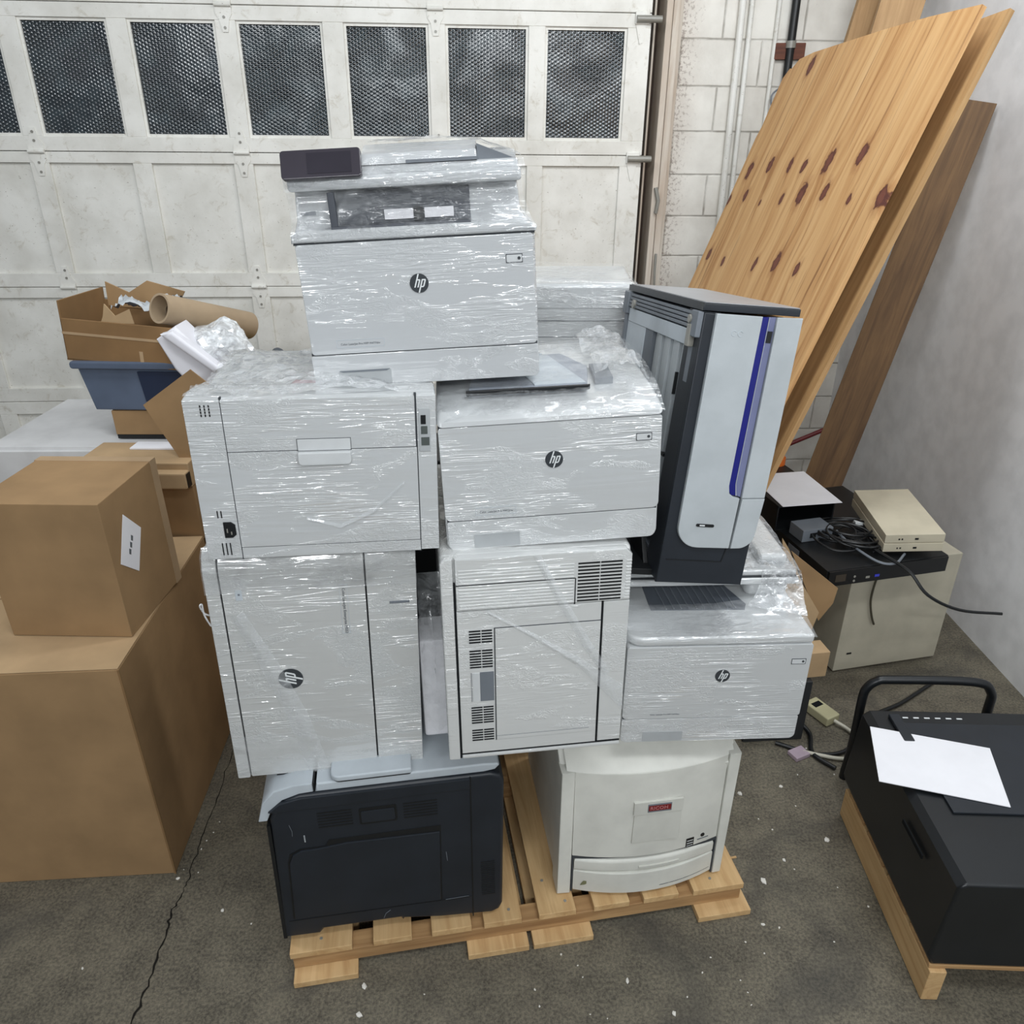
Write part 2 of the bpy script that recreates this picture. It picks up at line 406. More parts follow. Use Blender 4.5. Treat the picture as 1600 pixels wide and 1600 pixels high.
# ---------------- sectional garage door
def door_paint():
    m, nt, b, o = new('old_white_door_paint')
    v = coords(nt); n1 = noi(nt, v, 4, 5, 0.6); g = noi(nt, coords(nt, (1, 1, 1), (0, 0, 0), (5, 1, 2)), 16, 6, 0.7, 0.8)
    c = ramp(nt, n1, [(0.3, srgb(210, 208, 200)), (0.6, srgb(232, 231, 225))])
    c = mix(nt, ramp(nt, g, [(0.56, (0, 0, 0, 1)), (0.76, (0.6, 0.6, 0.6, 1))]), c, srgb(160, 148, 122))
    ff = noi(nt, coords(nt, (1.0, 1.0, 1.6), (0, 0, 0), (1, 8, 3)), 75, 4, 0.6)
    c = mix(nt, ramp(nt, ff, [(0.67, (0, 0, 0, 1)), (0.71, (0.7, 0.7, 0.7, 1))]), c, srgb(120, 108, 90))
    nt.links.new(c, b.inputs['Base Color']); b.inputs['Roughness'].default_value = 0.42
    nt.links.new(bump(nt, math_(nt, 'ADD', n1, math_(nt, 'MULTIPLY', g, 0.4)), 0.25, 0.004), b.inputs['Normal']); return m
DP = door_paint()
def glass_mat():
    m, nt, b, o = new('dimpled_obscure_glass')
    tc = N(nt, 'TexCoord'); sep = N(nt, 'SeparateXYZ'); nt.links.new(tc.outputs['Object'], sep.inputs[0])
    x, z = sep.outputs[0], sep.outputs[2]; k = 2*math.pi/0.0165
    s = None
    for a in (0, 60, 120):
        pr = math_(nt, 'ADD', math_(nt, 'MULTIPLY', x, k*1.1547*math.cos(R(a))), math_(nt, 'MULTIPLY', z, k*1.1547*math.sin(R(a))))
        c = math_(nt, 'COSINE', pr); s = c if s is None else math_(nt, 'ADD', s, c)
    w = noi(nt, coords(nt), 5, 3, 0.5, 0.5)
    w2 = ramp(nt, noi(nt, coords(nt, (1, 1, 1), (0, 0, 0), (3, 0, 2)), 4.5, 2, 0.5, 0.8), [(0.38, (.45, .45, .45, 1)), (0.62, (1.3, 1.3, 1.3, 1))])
    h = math_(nt, 'ADD', math_(nt, 'MULTIPLY', s, w2), math_(nt, 'MULTIPLY', w, 14.0))
    b.inputs['Roughness'].default_value = 0.20; b.inputs['IOR'].default_value = 1.7; b.inputs['Coat Weight'].default_value = 0.4; b.inputs['Coat Roughness'].default_value = 0.2; b.inputs['Coat IOR'].default_value = 1.7
    b.inputs['Specular IOR Level'].default_value = 0.6
    dust = ramp(nt, noi(nt, coords(nt), 9, 4, 0.6, 0.6), [(0.45, srgb(12, 26, 34)), (0.75, srgb(46, 60, 66))])
    nt.links.new(dust, b.inputs['Base Color'])
    bb = bump(nt, h, 1.0, 0.0007); nt.links.new(bb, b.inputs['Normal']); nt.links.new(bb, b.inputs['Coat Normal']); return m
GL = glass_mat()
door = empty('door_1', (0, 4.10, 0), (0, R(0.75), yaw), kind='structure')
bays = []
x0s = [-1.72-0.466*k for k in range(3, 0, -1)]+[-1.72, -1.25, -0.778, -0.322, 0.135]
for k, x in enumerate(x0s): bays.append((x, x+0.38))
DX0, DX1 = bays[0][0]-0.10, 0.622
secs = [(2.396, 2.99, 'p', 2.47, 2.93), (1.806, 2.393, 'w', 1.868, 2.336), (1.190, 1.803, 'p', 1.256, 1.755), (0.60, 1.187, 'p', 0.672, 1.136), (0.0, 0.597, 'p', 0.08, 0.53)]
for (z0, z1, kind, pz0, pz1) in secs:
    sh = [('b', DX0, DX1, 0, 0.045, z0, pz0, 0.002, 1), ('b', DX0, DX1, 0, 0.045, pz1, z1, 0.002, 1)]
    xs = [DX0]+[q for bb in bays for q in bb]+[DX1]
    for i in range(0, len(xs), 2): sh.append(('b', xs[i], xs[i+1], 0.0005, 0.0445, pz0, pz1, 0.0015, 1))
    if kind == 'p': sh.append(('b', DX0+.01, DX1-.01, 0.016, 0.03, pz0-.01, pz1+.01))
    s_ = part('door_section', door, DP, *sh, auto=False)
    if kind == 'w':
        for (a, c) in bays:
            part('window_pane', s_, GL, ('b', a+.004, c-.004, 0.02, 0.026, pz0+.004, pz1-.004), auto=False)
            part('glazing_putty', s_, DP, *frame2(a, c, pz0, pz1, 0.012, 0.010, 0.022), auto=False)
# hinge straps, with pins and screws
def hinge(x, z):
    o = part('hinge', door, DP, ('p', [(x-.036, z-.02), (x+.036, z-.02), (x+.036, z+.03), (x+.022, z+.05), (x+.012, z+.10), (x-.012, z+.10), (x-.022, z+.05), (x-.036, z+.03)], 'y', -0.004, 0.001),
         ('p', [(x-.036, z+.015), (x-.036, z-.035), (x-.022, z-.055), (x-.012, z-.105), (x+.012, z-.105), (x+.022, z-.055), (x+.036, z-.035), (x+.036, z+.015)], 'y', -0.0045, 0.001), auto=False)
    part('hinge_pin', o, DP, ('m', tube_bm([(x-.036, -0.009, z), (x+.036, -0.009, z)], 0.009, 10)))
    for dz in (0.045, 0.082, -0.048, -0.088):
        part('screw', o, STEEL, ('m', tube_bm([(x, -0.007, z+dz), (x, -0.002, z+dz)], 0.006, 10)))
for sx in (-1.295, -0.365):
    for z in (2.395, 1.804, 1.189, 0.598): hinge(sx, z)
hinge(-2.227, 1.804); hinge(-2.227, 1.189)
for z in (2.37, 1.79, 1.175):
    o = part('roller_bracket', door, DP, ('b', 0.545, 0.61, -0.012, 0.0, z-.02, z+.03, 0.003), ('p', [(0.55, z-.02), (0.60, z-.02), (0.585, z-.09), (0.572, z-.10), (0.56, z-.06)], 'y', -0.005, 0.001))
    part('roller', o, STEEL, ('m', tube_bm([(0.55, -0.018, z), (0.665, -0.018, z)], 0.015, 12)))
# jamb, track and trim beside the door
tr = part('trim_1', None, wood('painted_jamb_timber', srgb(222, 214, 202), srgb(196, 178, 160), 'z'), ('b', 0.685, 0.715, -0.13, 0.2, -0.1, 3.2, 0.003), ('b', 0.722, 0.755, -0.11, 0.2, -0.1, 3.2, 0.003), ('b', 0.757, 0.785, -0.05, 0.2, -0.1, 3.2, 0.003), ('b', 0.645, 0.655, -0.06, 0.2, -0.1, 3.2, 0.002), auto=False)
tr.location = (0, 4.26, 0); tr.rotation_euler = (0, R(0.75), yaw); tag(tr, kind='structure')
part('dark_gap', tr, plastic('rusty_dark', srgb(70, 56, 46), 0.8), ('b', 0.60, 0.75, 0.02, 0.19, -0.1, 3.2), auto=False)
latch = part('wire_latch', tr, STEEL, ('m', tube_bm([(0.735, -0.12, 1.34), (0.732, -0.135, 1.27), (0.735, -0.14, 1.18), (0.752, -0.13, 1.12), (0.76, -0.12, 1.16)], 0.006)), ('m', tube_bm([(0.70, -0.14, 1.66), (0.715, -0.15, 1.60), (0.71, -0.14, 1.54)], 0.010)))

# pipes on the back wall
def wpt(x, z, off): return (x - off*math.sin(yaw)*-1*0, 4.26+K*x-off, z)
for nm, x, r, mat, lab in [('conduit_pipe', 1.105, 0.017, DP, 'white painted conduit pipe, left one of the close pair on the block wall'),
                           ('conduit_pipe', 1.152, 0.013, DP, 'thinner white painted conduit pipe, right one of the close pair on the block wall'),
                           ('conduit_pipe', 1.285, 0.011, DP, 'thin white pipe standing alone beside the black pipe on the block wall')]:
    o = tube(nm, [wpt(x, 0.0, r+.002), wpt(x, 3.9, r+.002)], r, mat); tag(o, lab, 'pipe', 'white pipes on the back wall')
bp = empty('black_pipe', wpt(1.36, 0, 0.03), (0, 0, 0), 'black pipe clamped to a small wooden block on the white block wall', 'pipe')
tube('pipe', [(0, 0, 1.3), (0, 0, 3.9)], 0.020, BLACK, bp, 12)
part('mounting_block', bp, wood('reddish_block', srgb(120, 70, 50), srgb(84, 48, 36), 'x'), ('b', -0.075, 0.075, 0.002, 0.028, 2.215, 2.285, 0.003))
part('pipe_clamp', bp, STEEL, ('m', tube_bm([(0, 0, 2.262), (0, 0, 2.292)], 0.024, 14)))
tube('coupling', [(0, 0, 2.06), (0, 0, 2.10)], 0.023, BLACK, bp, 12)
tube('hanging_wire', [(-0.02, -0.01, 2.10), (-0.07, -0.03, 2.06), (-0.06, -0.03, 2.00), (-0.03, -0.03, 1.97), (-0.07, -0.03, 1.93), (-0.02, -0.02, 1.90)], 0.004, GREYMID, bp, 6, 6)
o = tube('red_pipe', [(1.519, 4.25, 0.188), (1.985, 4.28, 0.388)], 0.013, RED); tag(o, 'dark red pipe running behind the leaning plywood', 'pipe')

# ================================================================ PLYWOOD AND TIMBER
u = Vector((0.382, 0.155, 0.911)).normalized(); v_ = Vector((0.145, -0.984, 0.107)); v_ = (v_-u*u.dot(v_)).normalized(); n_ = v_.cross(u)
KN = [(-0.003, 0.222), (0.384, 0.092), (0.374, 0.27), (0.393, 0.447), (0.404, 0.561), (0.402, 0.725), (0.398, 0.919), (0.491, 0.165), (0.526, 0.335), (0.52, 0.505), (0.507, 0.642), (0.509, 0.797), (0.544, 0.971), (0.544, 1.141), (0.501, 0.013), (0.738, 0.066), (0.763, 0.242), (0.769, 0.536), (0.753, 0.697), (0.77, 0.859)]
KS = [1.3, 1.3, 1.3, 1, 1, 1.5, 1.4, 1, 0.5, 0.8, 1.6, 1.2, 0.7, 1.4, 1, 1.1, 0.8, 1, 1.3, 0.9]
def ply_mat():
    m, nt, b, o = new('knotty_pine_plywood')
    tc = N(nt, 'TexCoord'); P = tc.outputs['Object']
    best = None
    for (t, s), k in zip(KN, KS):
        t, s = t*1.035, s*1.035
        su = N(nt, 'VectorMath', operation='SUBTRACT'); nt.links.new(P, su.inputs[0]); su.inputs[1].default_value = (s, 0, -t)
        mu = N(nt, 'VectorMath', operation='MULTIPLY'); nt.links.new(su.outputs[0], mu.inputs[0]); mu.inputs[1].default_value = (1/(0.032*k), 0, 1/(0.055*k))
        le = N(nt, 'VectorMath', operation='LENGTH'); nt.links.new(mu.outputs[0], le.inputs[0])
        best = le.outputs['Value'] if best is None else math_(nt, 'MINIMUM', best, le.outputs['Value'])
    # grain bends round the knots
    bend = math_(nt, 'DIVIDE', 1.0, math_(nt, 'ADD', best, 0.5))
    mp = N(nt, 'Mapping'); mp.inputs['Scale'].default_value = (26, 26, 1.2); nt.links.new(P, mp.inputs[0])
    add = N(nt, 'VectorMath', operation='ADD'); nt.links.new(mp.outputs[0], add.inputs[0])
    cmb = N(nt, 'CombineXYZ'); nt.links.new(bend, cmb.inputs[0]); nt.links.new(cmb.outputs[0], add.inputs[1])
    g = noi(nt, add.outputs[0], 1.0, 5, 0.6, 0.9)
    c = ramp(nt, g, [(0.26, srgb(150, 100, 52)), (0.42, srgb(190, 144, 92)), (0.60, srgb(206, 164, 112)), (0.8, srgb(216, 178, 128))])
    mp2 = N(nt, 'Mapping'); mp2.inputs['Scale'].default_value = (70, 70, 2.0); nt.links.new(P, mp2.inputs[0])
    lines = noi(nt, mp2.outputs[0], 1.0, 3, 0.6, 0.4)
    c = mix(nt, ramp(nt, lines, [(0.30, (0.8, 0.8, 0.8, 1)), (0.42, (0, 0, 0, 1))]), c, srgb(134, 90, 50))
    nb = noi(nt, P, 40, 3)
    kd = math_(nt, 'ADD', best, math_(nt, 'MULTIPLY', math_(nt, 'SUBTRACT', nb, 0.5), 0.7))
    kf = ramp(nt, kd, [(0.0, (1, 1, 1, 1)), (0.46, (1, 1, 1, 1)), (0.54, (0.35, 0.35, 0.35, 1)), (1.0, (0, 0, 0, 1))])
    kc = ramp(nt, kd, [(0.2, srgb(112, 62, 46)), (0.40, srgb(84, 40, 30)), (0.6, srgb(150, 96, 52))])
    c = mix(nt, kf, c, kc)
    nt.links.new(c, b.inputs['Base Color']); b.inputs['Roughness'].default_value = 0.6
    nt.links.new(bump(nt, g, 0.25, 0.002), b.inputs['Normal']); return m
PLY = ply_mat()
def frame_matrix(loc):
    M = Matrix((v_, n_, u)).transposed().to_4x4(); M.translation = Vector(loc); return M
P0 = Vector((0, 0, 1.88))+(Vector((1.136, 3.615, 2.086))-Vector((0, 0, 1.88)))*1.035
top = [(0.0, 0.0), (0.03, 0.035), (0.05, 0.03), (0.087, 0.061), (0.2, 0.064), (0.327, 0.056), (0.5, 0.045), (0.704, 0.032), (0.95, 0.01), (1.2, -0.02)]
side = [(1.2, -2.27), (0.0, -2.27), (0.0, -0.9), (0.006, -0.5), (0.0, -0.25), (0.012, -0.2), (0.003, -0.1)]
pw = part('plywood_sheet', None, PLY, ('p', top+side, 'y', 0.0, 0.017), auto=False)
pw.matrix_world = frame_matrix(P0); tag(pw, 'large knotty pine plywood sheet leaning at right, front one with the broken top edge', 'plywood')
for p_ in []: pass
pw2 = part('plywood_sheet', None, wood('second_ply_sheet', srgb(196, 158, 108), srgb(160, 122, 78), 'z'), ('b', 0.1, 1.2, 0.0, 0.017, -2.25, 0.0), auto=False)
nrm = n_ if n_.x > 0 else -n_
pw2.matrix_world = frame_matrix(P0+nrm*0.075+v_*0.015)
tag(pw2, 'second plywood sheet showing only its lower edge behind the front sheet', 'plywood')
sgn = 1 if n_.x > 0 else -1
def plank(name, a, c, w, t, mat, label, cat='timber', up=Vector((0.3, -1, 0))):
    a, c = Vector(a), Vector(c); d = (c-a); L_ = d.length; z = d.normalized(); x = (up-z*up.dot(z)).normalized(); y = z.cross(x)
    o = part(name, None, mat, ('b', -w/2, w/2, -t/2, t/2, 0, L_, 0.002), auto=False)
    M = Matrix((x, y, z)).transposed().to_4x4(); M.translation = a; o.matrix_world = M
    tag(o, label, cat); return o

# ================================================================ PALLET UNDER THE STACK
pal = empty('wooden_pallet', (-0.552, 1.219, 0), (0, 0, R(9.4)), 'pale pine pallet under the big stack of printers', 'pallet')
PD = 1.0
decks = [(0, .151), (.203, .299), (.349, .45), (.482, .58), (.625, .723), (.771, .867), (.906, 1.002), (1.043, 1.185)]
for a, c in decks: part('deck_board', pal, PINE, ('b', a, c, 0.0, PD, 0.061, 0.08, 0.0015), auto=False)
for y in (0.004, 0.46, 0.94): part('stringer', pal, PINEX, ('b', 0.005, 1.18, y, y+0.05, 0.0195, 0.0605, 0.0015), auto=False)
for a, c in [(.005, .161), (.436, .593), (.605, .763), (1.05, 1.197)]: part('bottom_board', pal, PINE, ('b', a, c, -0.035, PD, 0.0, 0.019, 0.0015), auto=False)
for a, y in [(0.075, 0.03), (0.55, 0.03), (0.652, 0.10), (0.70, 0.03), (1.1, 0.03)]:
    part('nail', pal, STEEL, ('m', tube_bm([(a, y, 0.079), (a, y, 0.0815)], 0.004, 8)))

# ================================================================ PRINTERS (front face at local y=0, x centred, z from the base)
def power_button(p, x0, x1, z0, z1, dark=SEAM, y=-0.0008):
    o = part('power_button', p, W_PLAIN, ('p', rr(x0, x1, z0, z1, 0.003), 'y', y, 0.001), auto=False)
    part('button_outline', o, dark, *frame2(x0-.0008, x1+.0008, z0-.0008, z1+.0008, 0.001, y-.0003, 0.0005), auto=False)
    zc = (z0+z1)/2
    part('power_symbol', o, SEAM, ('p', [(x1-.0055+.0028*math.cos(t*.6283), zc+.0028*math.sin(t*.6283)) for t in range(10)], 'y', y-.0008, y), auto=False)

# ---- T: multifunction printer on top of the stack
T = empty('multifunction_printer', (-.156, 1.392, 1.471), rot_euler(2.4, 0, -2.5), 'white film-wrapped multifunction printer with dark control panel, topmost of the stack', 'printer')
WT = wrapped('film_on_top_printer', c=srgb(188, 191, 193), seed=1.0, ang=0.10, dist=0.0055)
part('body', T, WT, ('b', -.207, .210, .004, .44, 0.0, .258, .012, 4), ('p', [(-.207, .24), (.210, .24), (.2105, .262), (.200, .272), (.188, .29), (.183, .345), (-.196, .345), (-.200, .29), (-.2085, .268)], 'y', .03, .43, .006), )
fr = part('front_door', T, WT, ('p', rr(-.203, .206, .0625, .2535, (.006, .006, .006, .006)), 'y', -.004, .02, .002, 2))
part('top_shell_lip', T, WT, ('p', [(-.2085, .256), (.2115, .256), (.213, .262), (.205, .270), (.18, .276), (-.19, .276), (-.206, .271)], 'y', -.006, .12, .005, 3))
dr = part('paper_drawer', T, WT, ('p', rr(-.206, .209, .001, .0610, (.010, .010, .005, .005)), 'y', -.003, .02, .002, 2))
part('drawer_handle', dr, GRIP, ('b', -.160, -.064, -.0036, .004, .004, .031, .001), ('b', -.157, -.067, -.0042, .004, .029, .0325, .0008), label='recessed finger grip at the left of the drawer')
part('drawer_grip_shadow_lip', dr, GREYMID, ('p', [(-.158, .0315), (-.066, .0315), (-.072, .0285), (-.152, .0285)], 'y', -.0048, .0))
part('seam', T, SEAM, ('b', -.205, .2075, .001, .02, .0605, .0645), ('b', -.2055, .209, .0, .02, .2525, .2555), auto=False)
part('output_slot', T, plastic('slot_dark', srgb(70, 74, 82), 0.5), ('b', -.137, .101, .026, .033, .279, .334, .002), ('b', -.137, -.125, .0, .033, .277, .334, .002), ('b', -.137, .101, -.002, .03, .2735, .2795, .002))
part('paper_sensor_flap', T, PAPER, ('b', -.047, .003, .022, .0265, .285, .301), ('b', .022, .072, .022, .0265, .285, .301))
part('slot_divider', T, BLACK, ('b', .004, .020, .020, .0265, .281, .304), auto=False)
part('scanner', T, WT, ('b', -.200, .190, -.004, .43, .337, .358, .006, 3), ('b', -.196, .186, .006, .42, .357, .372, .004, 2))
part('document_feeder', T, WT, ('p', [(.004, .372), (.42, .372), (.40, .385), (.24, .402), (.06, .402), (.012, .388)], 'x', -.075, .118, .004), ('p', [(.02, .372), (.42, .372), (.40, .384), (.06, .384)], 'x', .118, .184, .004))
part('feeder_opening', T, GREYMID, ('p', [(.118, .372), (.178, .372), (.118, .396)], 'y', .012, .04), ('b', .0, .118, .003, .02, .372, .377), auto=False)
cp = part('control_panel', T, plastic('smoky_panel', srgb(58, 54, 62), 0.22, 0.6), ('p', rr(-.0655, .0655, -.023, .023, .006), 'y', -.006, .006, .002))
cp.location = (-.137, -.008, .377); cp.rotation_euler = (R(-22), 0, 0)
part('panel_screen', cp, plastic('dark_screen', srgb(50, 47, 55), 0.15, 0.6), ('b', -.022, .05, -.0068, -.005, -.016, .017), auto=False)
part('usb_port', T, GREYMID, ('b', -.19, -.165, .0275, .031, .298, .304), auto=False)
hp_badge(T, .003, .180, .0165, -.0042)
power_button(T, .158, .1855, .2065, .2195, y=-.0048)
text('model_lettering', 'Color LaserJet Pro MFP M477fdw', .0052, (-.149, -.0042, .0785), TEXTM, T)
part('label_outline', T, GREYLT, *frame2(-.156, -.070, .074, .088, .0007, -.0045, -.0035), auto=False)
# loose film bridging the paper slot and shoulders
rows = [[(-.204, -.008, .362), (-.10, -.010, .345), (.0, -.012, .350), (.10, -.012, .352), (.193, -.006, .366)],
        [(-.203, -.006, .335), (-.10, .004, .332), (.0, .0, .335), (.10, -.002, .336), (.190, .002, .345)],
        [(-.203, .006, .310), (-.10, .010, .305), (.0, .006, .312), (.10, .006, .312), (.192, .010, .315)],
        [(-.205, .004, .285), (-.10, .002, .285), (.0, -.002, .285), (.10, .0, .287), (.200, .004, .288)],
        [(-.209, -.009, .265), (-.10, -.0085, .272), (.0, -.0085, .272), (.10, -.0085, .272), (.2135, -.009, .266)]]
sheet('loose_film', rows, FILM, T, 0.010, 30, 2, 9, 0.6)
rows = [[(-.06, .002, .404), (.05, .0, .406), (.125, .0, .400), (.190, .0, .374)], [(-.06, .10, .408), (.05, .10, .410), (.125, .10, .402), (.194, .1, .375)], [(-.06, .38, .406), (.05, .38, .407), (.125, .38, .395), (.19, .38, .375)]]
sheet('top_film', rows, FILM2, T, 0.006, 30, 5, 9, 0.6)
rows = [[(-.205, -.004, .362), (.0, -.008, .366), (.12, -.008, .370), (.194, -.004, .372)], [(-.204, -.010, .350), (.0, -.014, .352), (.12, -.012, .356), (.197, -.010, .358)], [(-.205, -.008, .338), (.0, -.012, .338), (.12, -.010, .342), (.195, -.008, .344)]]
sheet('scanner_film', rows, FILM, T, 0.004, 40, 8, 9, 0.6)

# ---- P2: laser printer in the middle of the upper row
P2 = empty('laser_printer', (.080, 1.335, 1.160), rot_euler(4.5, 0, -2.0), 'white laser printer with round logo in the middle of the stack, under the topmost one', 'printer')
W2 = wrapped('film_on_middle_printer', seed=5.0, ang=-0.15, dist=0.0022)
part('body', P2, W2, ('p', rr(-.207, .208, .0, .255, (.014, .014, .008, .008)), 'y', .004, .45, .003, 2))
part('front_door', P2, W2, ('p', rr(-.2065, .2075, .0645, .2540, (.012, .012, .006, .006)), 'y', -.004, .02, .002, 2))
dr = part('paper_drawer', P2, W2, ('p', rr(-.204, .2045, .001, .0630, (.014, .014, .005, .005)), 'y', -.003, .02, .002, 2))
part('drawer_handle', dr, GRIP, ('b', -.154, -.064, -.0036, .004, .004, .033, .001), ('b', -.151, -.067, -.0042, .004, .031, .0335, .0008), label='recessed finger grip at the left of the drawer')
part('seam', P2, SEAM, ('b', -.203, .204, -.001, .02, .0625, .0655), ('b', -.2055, .2065, -.002, .02, .253, .256), auto=False)
part('top_cover', P2, W2, ('p', [(-.006, .256), (.44, .256), (.445, .278), (.38, .300), (.30, .298), (.09, .286), (.03, .279), (.006, .272), (-.004, .264)], 'x', -.208, .209, .010, 4))
part('output_tray', P2, plastic('tray_shade', srgb(150, 156, 166), 0.4), ('p', [(-.145, .07), (.08, .07), (.10, .19), (.06, .30), (-.12, .30)], 'z', .285, .2995, .002))
part('tray_flap', P2, GREYLT, ('p', [(-.02, .075), (.078, .072), (.03, .285), (-.06, .285)], 'z', .299, .302, .001), ('b', -.10, .02, .29, .30, .299, .303, .001))
part('tray_stop', P2, BLACK, ('p', [(-.15, .062), (.080, .059), (.084, .064), (-.15, .068)], 'z', .29, .3002, .001), ('p', [(-.14, .292), (.012, .292), (.016, .30), (-.14, .30)], 'z', .299, .3035, .001), auto=False)
part('top_control_panel', P2, GREYMID, ('p', [(.100, .10), (.135, .10), (.140, .20), (.105, .20)], 'z', .284, .3005, .001))
hp_badge(P2, .005, .180, .0168, -.0042)
power_button(P2, .160, .188, .207, .220, y=-.0048)
text('model_lettering', 'Color LaserJet Pro M452nw', .0056, (-.140, -.0042, .079), TEXTM, P2)
part('label_outline', P2, GREYLT, *frame2(-.148, -.070, .074, .090, .0007, -.0045, -.0035), auto=False)
rows = []
for j, y in enumerate([-.002, .03, .08, .16, .26, .36, .44]):
    rows.append([(x, y, [.272, .288, .298, .309, .312, .310, .285][j]+(0.010 if x > .12 and j > 1 else 0)+(.0 if abs(x) < .2 else -.012)) for x in (-.209, -.16, -.09, 0, .09, .15, .212)])
sheet('top_film', rows, FILM, P2, 0.007, 26, 3, 6, 0.6)
rows = [[(x, y, .312+.012*math.sin(x*60+y*40)+(-.03 if x > .20 else 0)) for x in (.105, .14, .17, .195, .213)] for y in (.12, .2, .28, .36, .43)]
sheet('bunched_film', rows, FILM2, P2, 0.012, 45, 9, 8, 0.7)

# ---- LR: multifunction printer low on the right
LRp = empty('multifunction_printer', (.459, 1.397, .596), rot_euler(2.2, 0, .4), 'white wrapped multifunction printer with round logo at lower right, under the blue-striped one', 'printer')
WL = wrapped('film_on_right_printer', seed=11.0, ang=0.0, dist=0.0020, along=4)
part('body', LRp, WL, ('p', rr(-.209, .209, .0, .272, (.012, .012, .008, .008)), 'y', .004, .46, .003, 2))
part('front_door', LRp, WL, ('p', rr(-.2085, .2085, .0707, .2722, (.012, .006, .006, .006)), 'y', -.004, .02, .002, 2))
dr = part('paper_drawer', LRp, WL, ('p', rr(-.209, .207, .001, .0693, (.014, .014, .005, .005)), 'y', -.003, .02, .002, 2))
part('drawer_handle', dr, GRIP, ('b', -.157, -.062, -.0036, .004, .004, .032, .001), label='recessed finger grip at the left of the drawer')
part('seam', LRp, SEAM, ('b', -.206, .207, -.001, .02, .069, .072), auto=False)
part('top_cover', LRp, WL, ('p', rr(-.2085, .2095, -.003, .45, (.035, .010, .01, .01)), 'z', .2725, .296, .008, 4))
part('output_tray', LRp, plastic('tray_charcoal', srgb(92, 98, 106), 0.3), ('p', [(-.137, .106), (.082, .102), (.092, .125), (.062, .216), (.05, .40), (-.137, .40)], 'z', .2955, .2975, .0005))
part('tray_ribs', LRp, GREYMID, *[('p', [(-.12+.018*k, .108), (-.117+.018*k, .108), (-.137+.018*k, .39), (-.14+.018*k, .39)], 'z', .297, .2995) for k in range(1, 11)], auto=False)
part('scanner_support', LRp, WL, ('b', -.208, .206, .32, .46, .29, .346, .008, 3), ('b', .10, .206, .16, .46, .29, .346, .02, 4))
part('scanner', LRp, WL, ('b', -.205, .212, .13, .48, .345, .362, .005, 3), ('b', -.200, .207, .14, .47, .363, .378, .005, 3))
part('scanner_seam', LRp, SEAM, ('b', -.2, .207, .136, .47, .3615, .3635), auto=False)
part('feeder_hump', LRp, WL, ('b', .125, .195, .17, .44, .372, .402, .012, 4))
hp_badge(LRp, .012, .191, .0168, -.0042)
power_button(LRp, .165, .196, .220, .233, y=-.0048)
text('model_lettering', 'Color LaserJet Pro MFP M477fdw', .0050, (-.144, -.0042, .082), TEXTM, LRp)
rows = [[(-.211, .0, .285), (-.1, -.004, .298), (.0, -.004, .299), (.1, -.004, .299), (.2125, -.004, .290)],
        [(-.208, .05, .300), (-.1, .06, .300), (.0, .06, .301), (.1, .06, .303), (.2125, .06, .300)],
        [(-.205, .12, .305), (-.1, .12, .302), (.0, .12, .303), (.12, .12, .318), (.2130, .12, .330)],
        [(-.205, .14, .33), (-.1, .16, .31), (.0, .16, .31), (.13, .13, .35), (.2135, .13, .365)],
        [(-.205, .14, .379), (-.1, .14, .380), (.0, .14, .381), (.14, .14, .383), (.213, .14, .379)],
        [(-.205, .3, .381), (-.1, .3, .383), (.0, .3, .386), (.14, .3, .405), (.213, .3, .385)]]
sheet('loose_film', [rows[0], rows[1], rows[2]], FILM, LRp, 0.004, 26, 4, 8, 0.5)
sheet('corner_film', [[(.09, .11, .302), (.15, .08, .305), (.213, .06, .303)], [(.11, .12, .33), (.16, .10, .33), (.214, .10, .33)], [(.12, .126, .362), (.16, .124, .364), (.215, .126, .364)], [(.12, .135, .382), (.16, .135, .382), (.213, .135, .380)]], FILM2, LRp, 0.008, 40, 6, 10, 0.7)
sheet('top_film', [rows[4], rows[5], [(-.205, .47, .380), (-.1, .47, .380), (.0, .47, .382), (.14, .47, .384), (.213, .47, .380)]], FILM2, LRp, 0.008, 30, 7, 8, 0.7)

# ---- P3: printer seen from its back, upper left
P3 = empty('laser_printer', (-.350, 1.275, 1.170), rot_euler(7.5, 0, 1.3), 'white wrapped laser printer showing its rear door and sockets, upper left of the stack', 'printer')
W3 = wrapped('film_on_back_printer', seed=21.0, ang=-0.16, dist=0.0036, along=6)
part('body', P3, W3, ('b', -.217, .212, .0, .43, 0.0, .288, .014, 4), ('p', [(0.0, .28), (.12, .28), (.13, .284), (.11, .303), (.06, .312), (.010, .3125), (.002, .308), (0, .30)], 'x', -.217, .212, .006, 3))
part('rear_cover', P3, W3, ('b', -.1533, .1742, -.0035, .01, .2146, .309, .001), ('b', -.1533, .1757, -.0035, .01, .0257, .2132, .001), ('b', -.1533, .1762, -.0025, .01, .002, .0243, .001))
part('side_panel', P3, W3, ('b', .1772, .211, -.003, .01, .004, .309, .001))
part('side_panel', P3, W3, ('b', -.2155, -.1546, -.0025, .01, .003, .3095, .001))
part('seam', P3, SEAM, ('b', -.1555, -.1525, -.001, .01, .0, .312), ('b', .1735, .1775, -.001, .01, .0, .312), ('b', -.153, .175, -.001, .01, .2125, .2155), ('b', -.153, .176, -.001, .01, .0235, .0265), auto=False)
part('rear_handle', P3, W_PLAIN, ('p', rr(-.034, .059, .187, .212, (.008, .008, .003, .003)), 'y', -.012, .002, .003), ('b', -.033, .059, -.0042, .002, .213, .235, .001), label='plain white pull handle of the rear door')
part('handle_outline', P3, SEAM, *frame2(-.0340, .0600, .2128, .2358, .0006, -.0044, -.003), auto=False)
